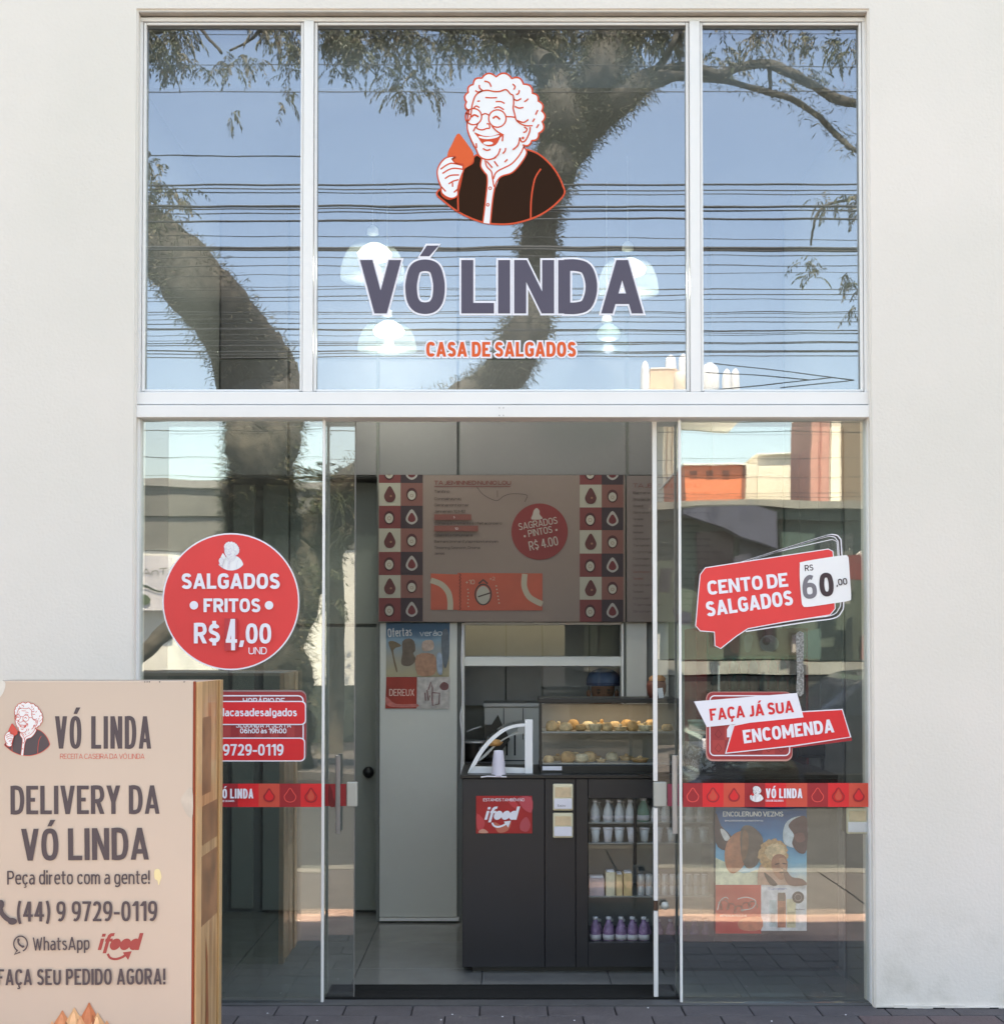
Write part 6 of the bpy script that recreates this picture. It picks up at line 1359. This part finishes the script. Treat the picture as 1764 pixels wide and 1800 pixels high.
for i in range(26):                                        # goods and panels set out along the shop front
    x = rq.uniform(1110, 1560); y = rq.uniform(950, 1120); w = rq.uniform(9, 40); hh = rq.uniform(14, 46)
    c = rq.choice([(120, 48, 46), (70, 96, 92), (150, 152, 146), (58, 60, 74), (176, 120, 92), (96, 110, 92), (40, 44, 52), (190, 190, 186)])
    prism('display_panel', [(x, y), (x+w, y+rq.uniform(-8, 6)), (x+w+rq.uniform(-6, 8), y+hh), (x+rq.uniform(-6, 6), y+hh+rq.uniform(-4, 8))], 15.5+i*.012, 15.6+i*.012, mat('display_panel', c, .7, noise=.2, nscale=2), sh, None, R)
for i, (x, y, a, c) in enumerate(((1212, 828, 12, 9), (1240, 828, 12, 9), (1268, 828, 12, 9))): rbox('slit_window', x, y, x+a, y+c, 25.98, .02, mat('slit_dark', (150, 84, 62), .4), sh)
ob = thing('orange_rooftop_box', 'orange box building rising behind the mirrored shop roof', 'building')
rbox('walls', 1203, 818, 1303, 900, 26, 5, mat('orange_wall', (226, 128, 92), .7, noise=.08), ob); rbox('shade_side', 1303.3, 820, 1310, 900, 26, 5, mat('shaded_orange_wall', (150, 96, 80), .7), ob)  # narrow darker strip paints in the shaded side of the box
rbox('roof_rim', 1201, 815, 1312, 817.8, 25.9, 5.2, ww, ob)
cbd = thing('cream_building', 'cream flat roofed building behind the mirrored shop roof, right of the orange one', 'building')
cm = mat('cream_wall', (238, 228, 212), .8, noise=.05)
rbox('low_block', 1310.5, 817, 1331, 900, 27, 5, cm, cbd); rbox('main_block', 1331.5, 799, 1428, 900, 28, 6, cm, cbd); rbox('parapet', 1330, 797, 1429, 799, 27.9, 6.2, ww, cbd)
rt_ = thing('red_tower', 'narrow red painted tower mirrored at the right edge of the right pane', 'building')
rbox('shaft', 1424, 704, 1457, 900, 24, 2, mat('red_wall', (188, 138, 128), .8, noise=.1), rt_); rbox('groove', 1439, 706, 1442, 898, 23.97, .028, mat('red_dark', (160, 92, 86), .8), rt_)
bt = thing('beige_tower', 'narrow beige tower right of the red one, mirrored near the frame', 'building')
rbox('shaft', 1458, 704, 1477, 900, 24, 2, cm, bt); rbox('shadow_band', 1477.3, 706, 1545, 900, 24.1, 1.8, mat('shadow_brown', (128, 112, 96), .8), bt)  # brown block paints the tower's shadow side, widened to cover the sky
b2 = thing('beige_column_building', 'slim beige striped building mirrored between the two white door edges', 'building')
rbox('wall', 1166, 706, 1192, 890, 30, 3, cm, b2)
for x in (1172, 1181): rbox('pilaster', x, 707, x+2.5, 890, 29.96, .038, mat('beige_dk', (176, 148, 126), .8), b2)

# parked car
cr_ = thing('parked_car', 'dark hatchback parked on the far side of the street, mirrored low in the right pane', 'car')
cx0, cyN, W = R(1236, 1400, 8.6).x, -8.7, 1.68
prof = [(0, .32), (.02, .62), (.10, .80), (.75, .93), (1.18, .98), (1.72, 1.36), (2.1, 1.45), (3.0, 1.44), (3.55, 1.25), (3.95, .98), (4.08, .8), (4.1, .38), (3.9, .24), (.2, .24)]
pc2 = crom(prof, True, 4); secs = [(0, .94, .03), (.12, 1, 0), (W-.12, 1, 0), (W, .94, .03)]
v, f = [], []
for oy, s, dz in secs:
    for x, z in pc2:
        tw = max(0, (z-.95))*.28*(1 if oy in (0, W) else 0)
        v.append((cx0+2.05+(x-2.05)*s, cyN-oy-(tw if oy == 0 else -tw), -.16+z*(1-.02*(1-s))))
n = len(pc2)
for i in range(3):
    for k in range(n): f.append((i*n+k, i*n+(k+1) % n, (i+1)*n+(k+1) % n, (i+1)*n+k))
f += [tuple(range(n)), tuple(reversed(range(3*n, 4*n)))]
o = mesh('body', v, f, mat('car_paint', (40, 44, 54), .25, metal=.3, coat=.6), cr_)
bm = bmesh.new(); bm.from_mesh(o.data); bmesh.ops.recalc_face_normals(bm, faces=bm.faces); bm.to_mesh(o.data); bm.free()
wg = mat('car_glass', (14, 16, 20), .08)
for pts in ([(1.35, 1.0), (1.8, 1.33), (2.35, 1.37), (2.35, 1.0)], [(2.42, 1.0), (2.42, 1.37), (3.0, 1.36), (3.45, 1.2), (3.6, 1.0)]):
    vv = [(cx0+x, cyN+.004-(z-.95)*.26, -.16+z) for x, z in pts]+[(cx0+x, cyN-.02-(z-.95)*.26, -.16+z) for x, z in pts]; k = len(pts)
    mesh('side_window', vv, [tuple(range(k)), tuple(reversed(range(k, 2*k)))]+[(i, (i+1) % k, k+(i+1) % k, k+i) for i in range(k)], wg, cr_)
for wx in (.75, 3.3):
    for sy in (cyN+.01, cyN-W-.01):
        t_ = lathe('wheel', [(.19, -.1), (.29, -.1), (.315, -.06), (.315, .06), (.29, .1), (.19, .1)], (0, 0, 0), M['rubber'], cr_, 28)
        t_.location = (cx0+wx, sy-.1 if sy > cyN else sy+.1, .155); t_.rotation_euler = (math.pi/2, 0, 0)
        r_ = lathe('rim', [(0, .06), (.06, .09), (.19, .085), (.19, -.05), (0, -.05)], (0, 0, 0), M['steel'], t_, 20)
box('headlight', cx0+.01, cx0+.3, cyN-.1, cyN+.012, .45, .58, M['vinylw'], cr_, .02); box('sill_trim', cx0+1.1, cx0+2.95, cyN-.02, cyN+.012, .12, .2, M['black2'], cr_, .01)
for s in (1, -1): pass

for m_ in bpy.data.materials: pass
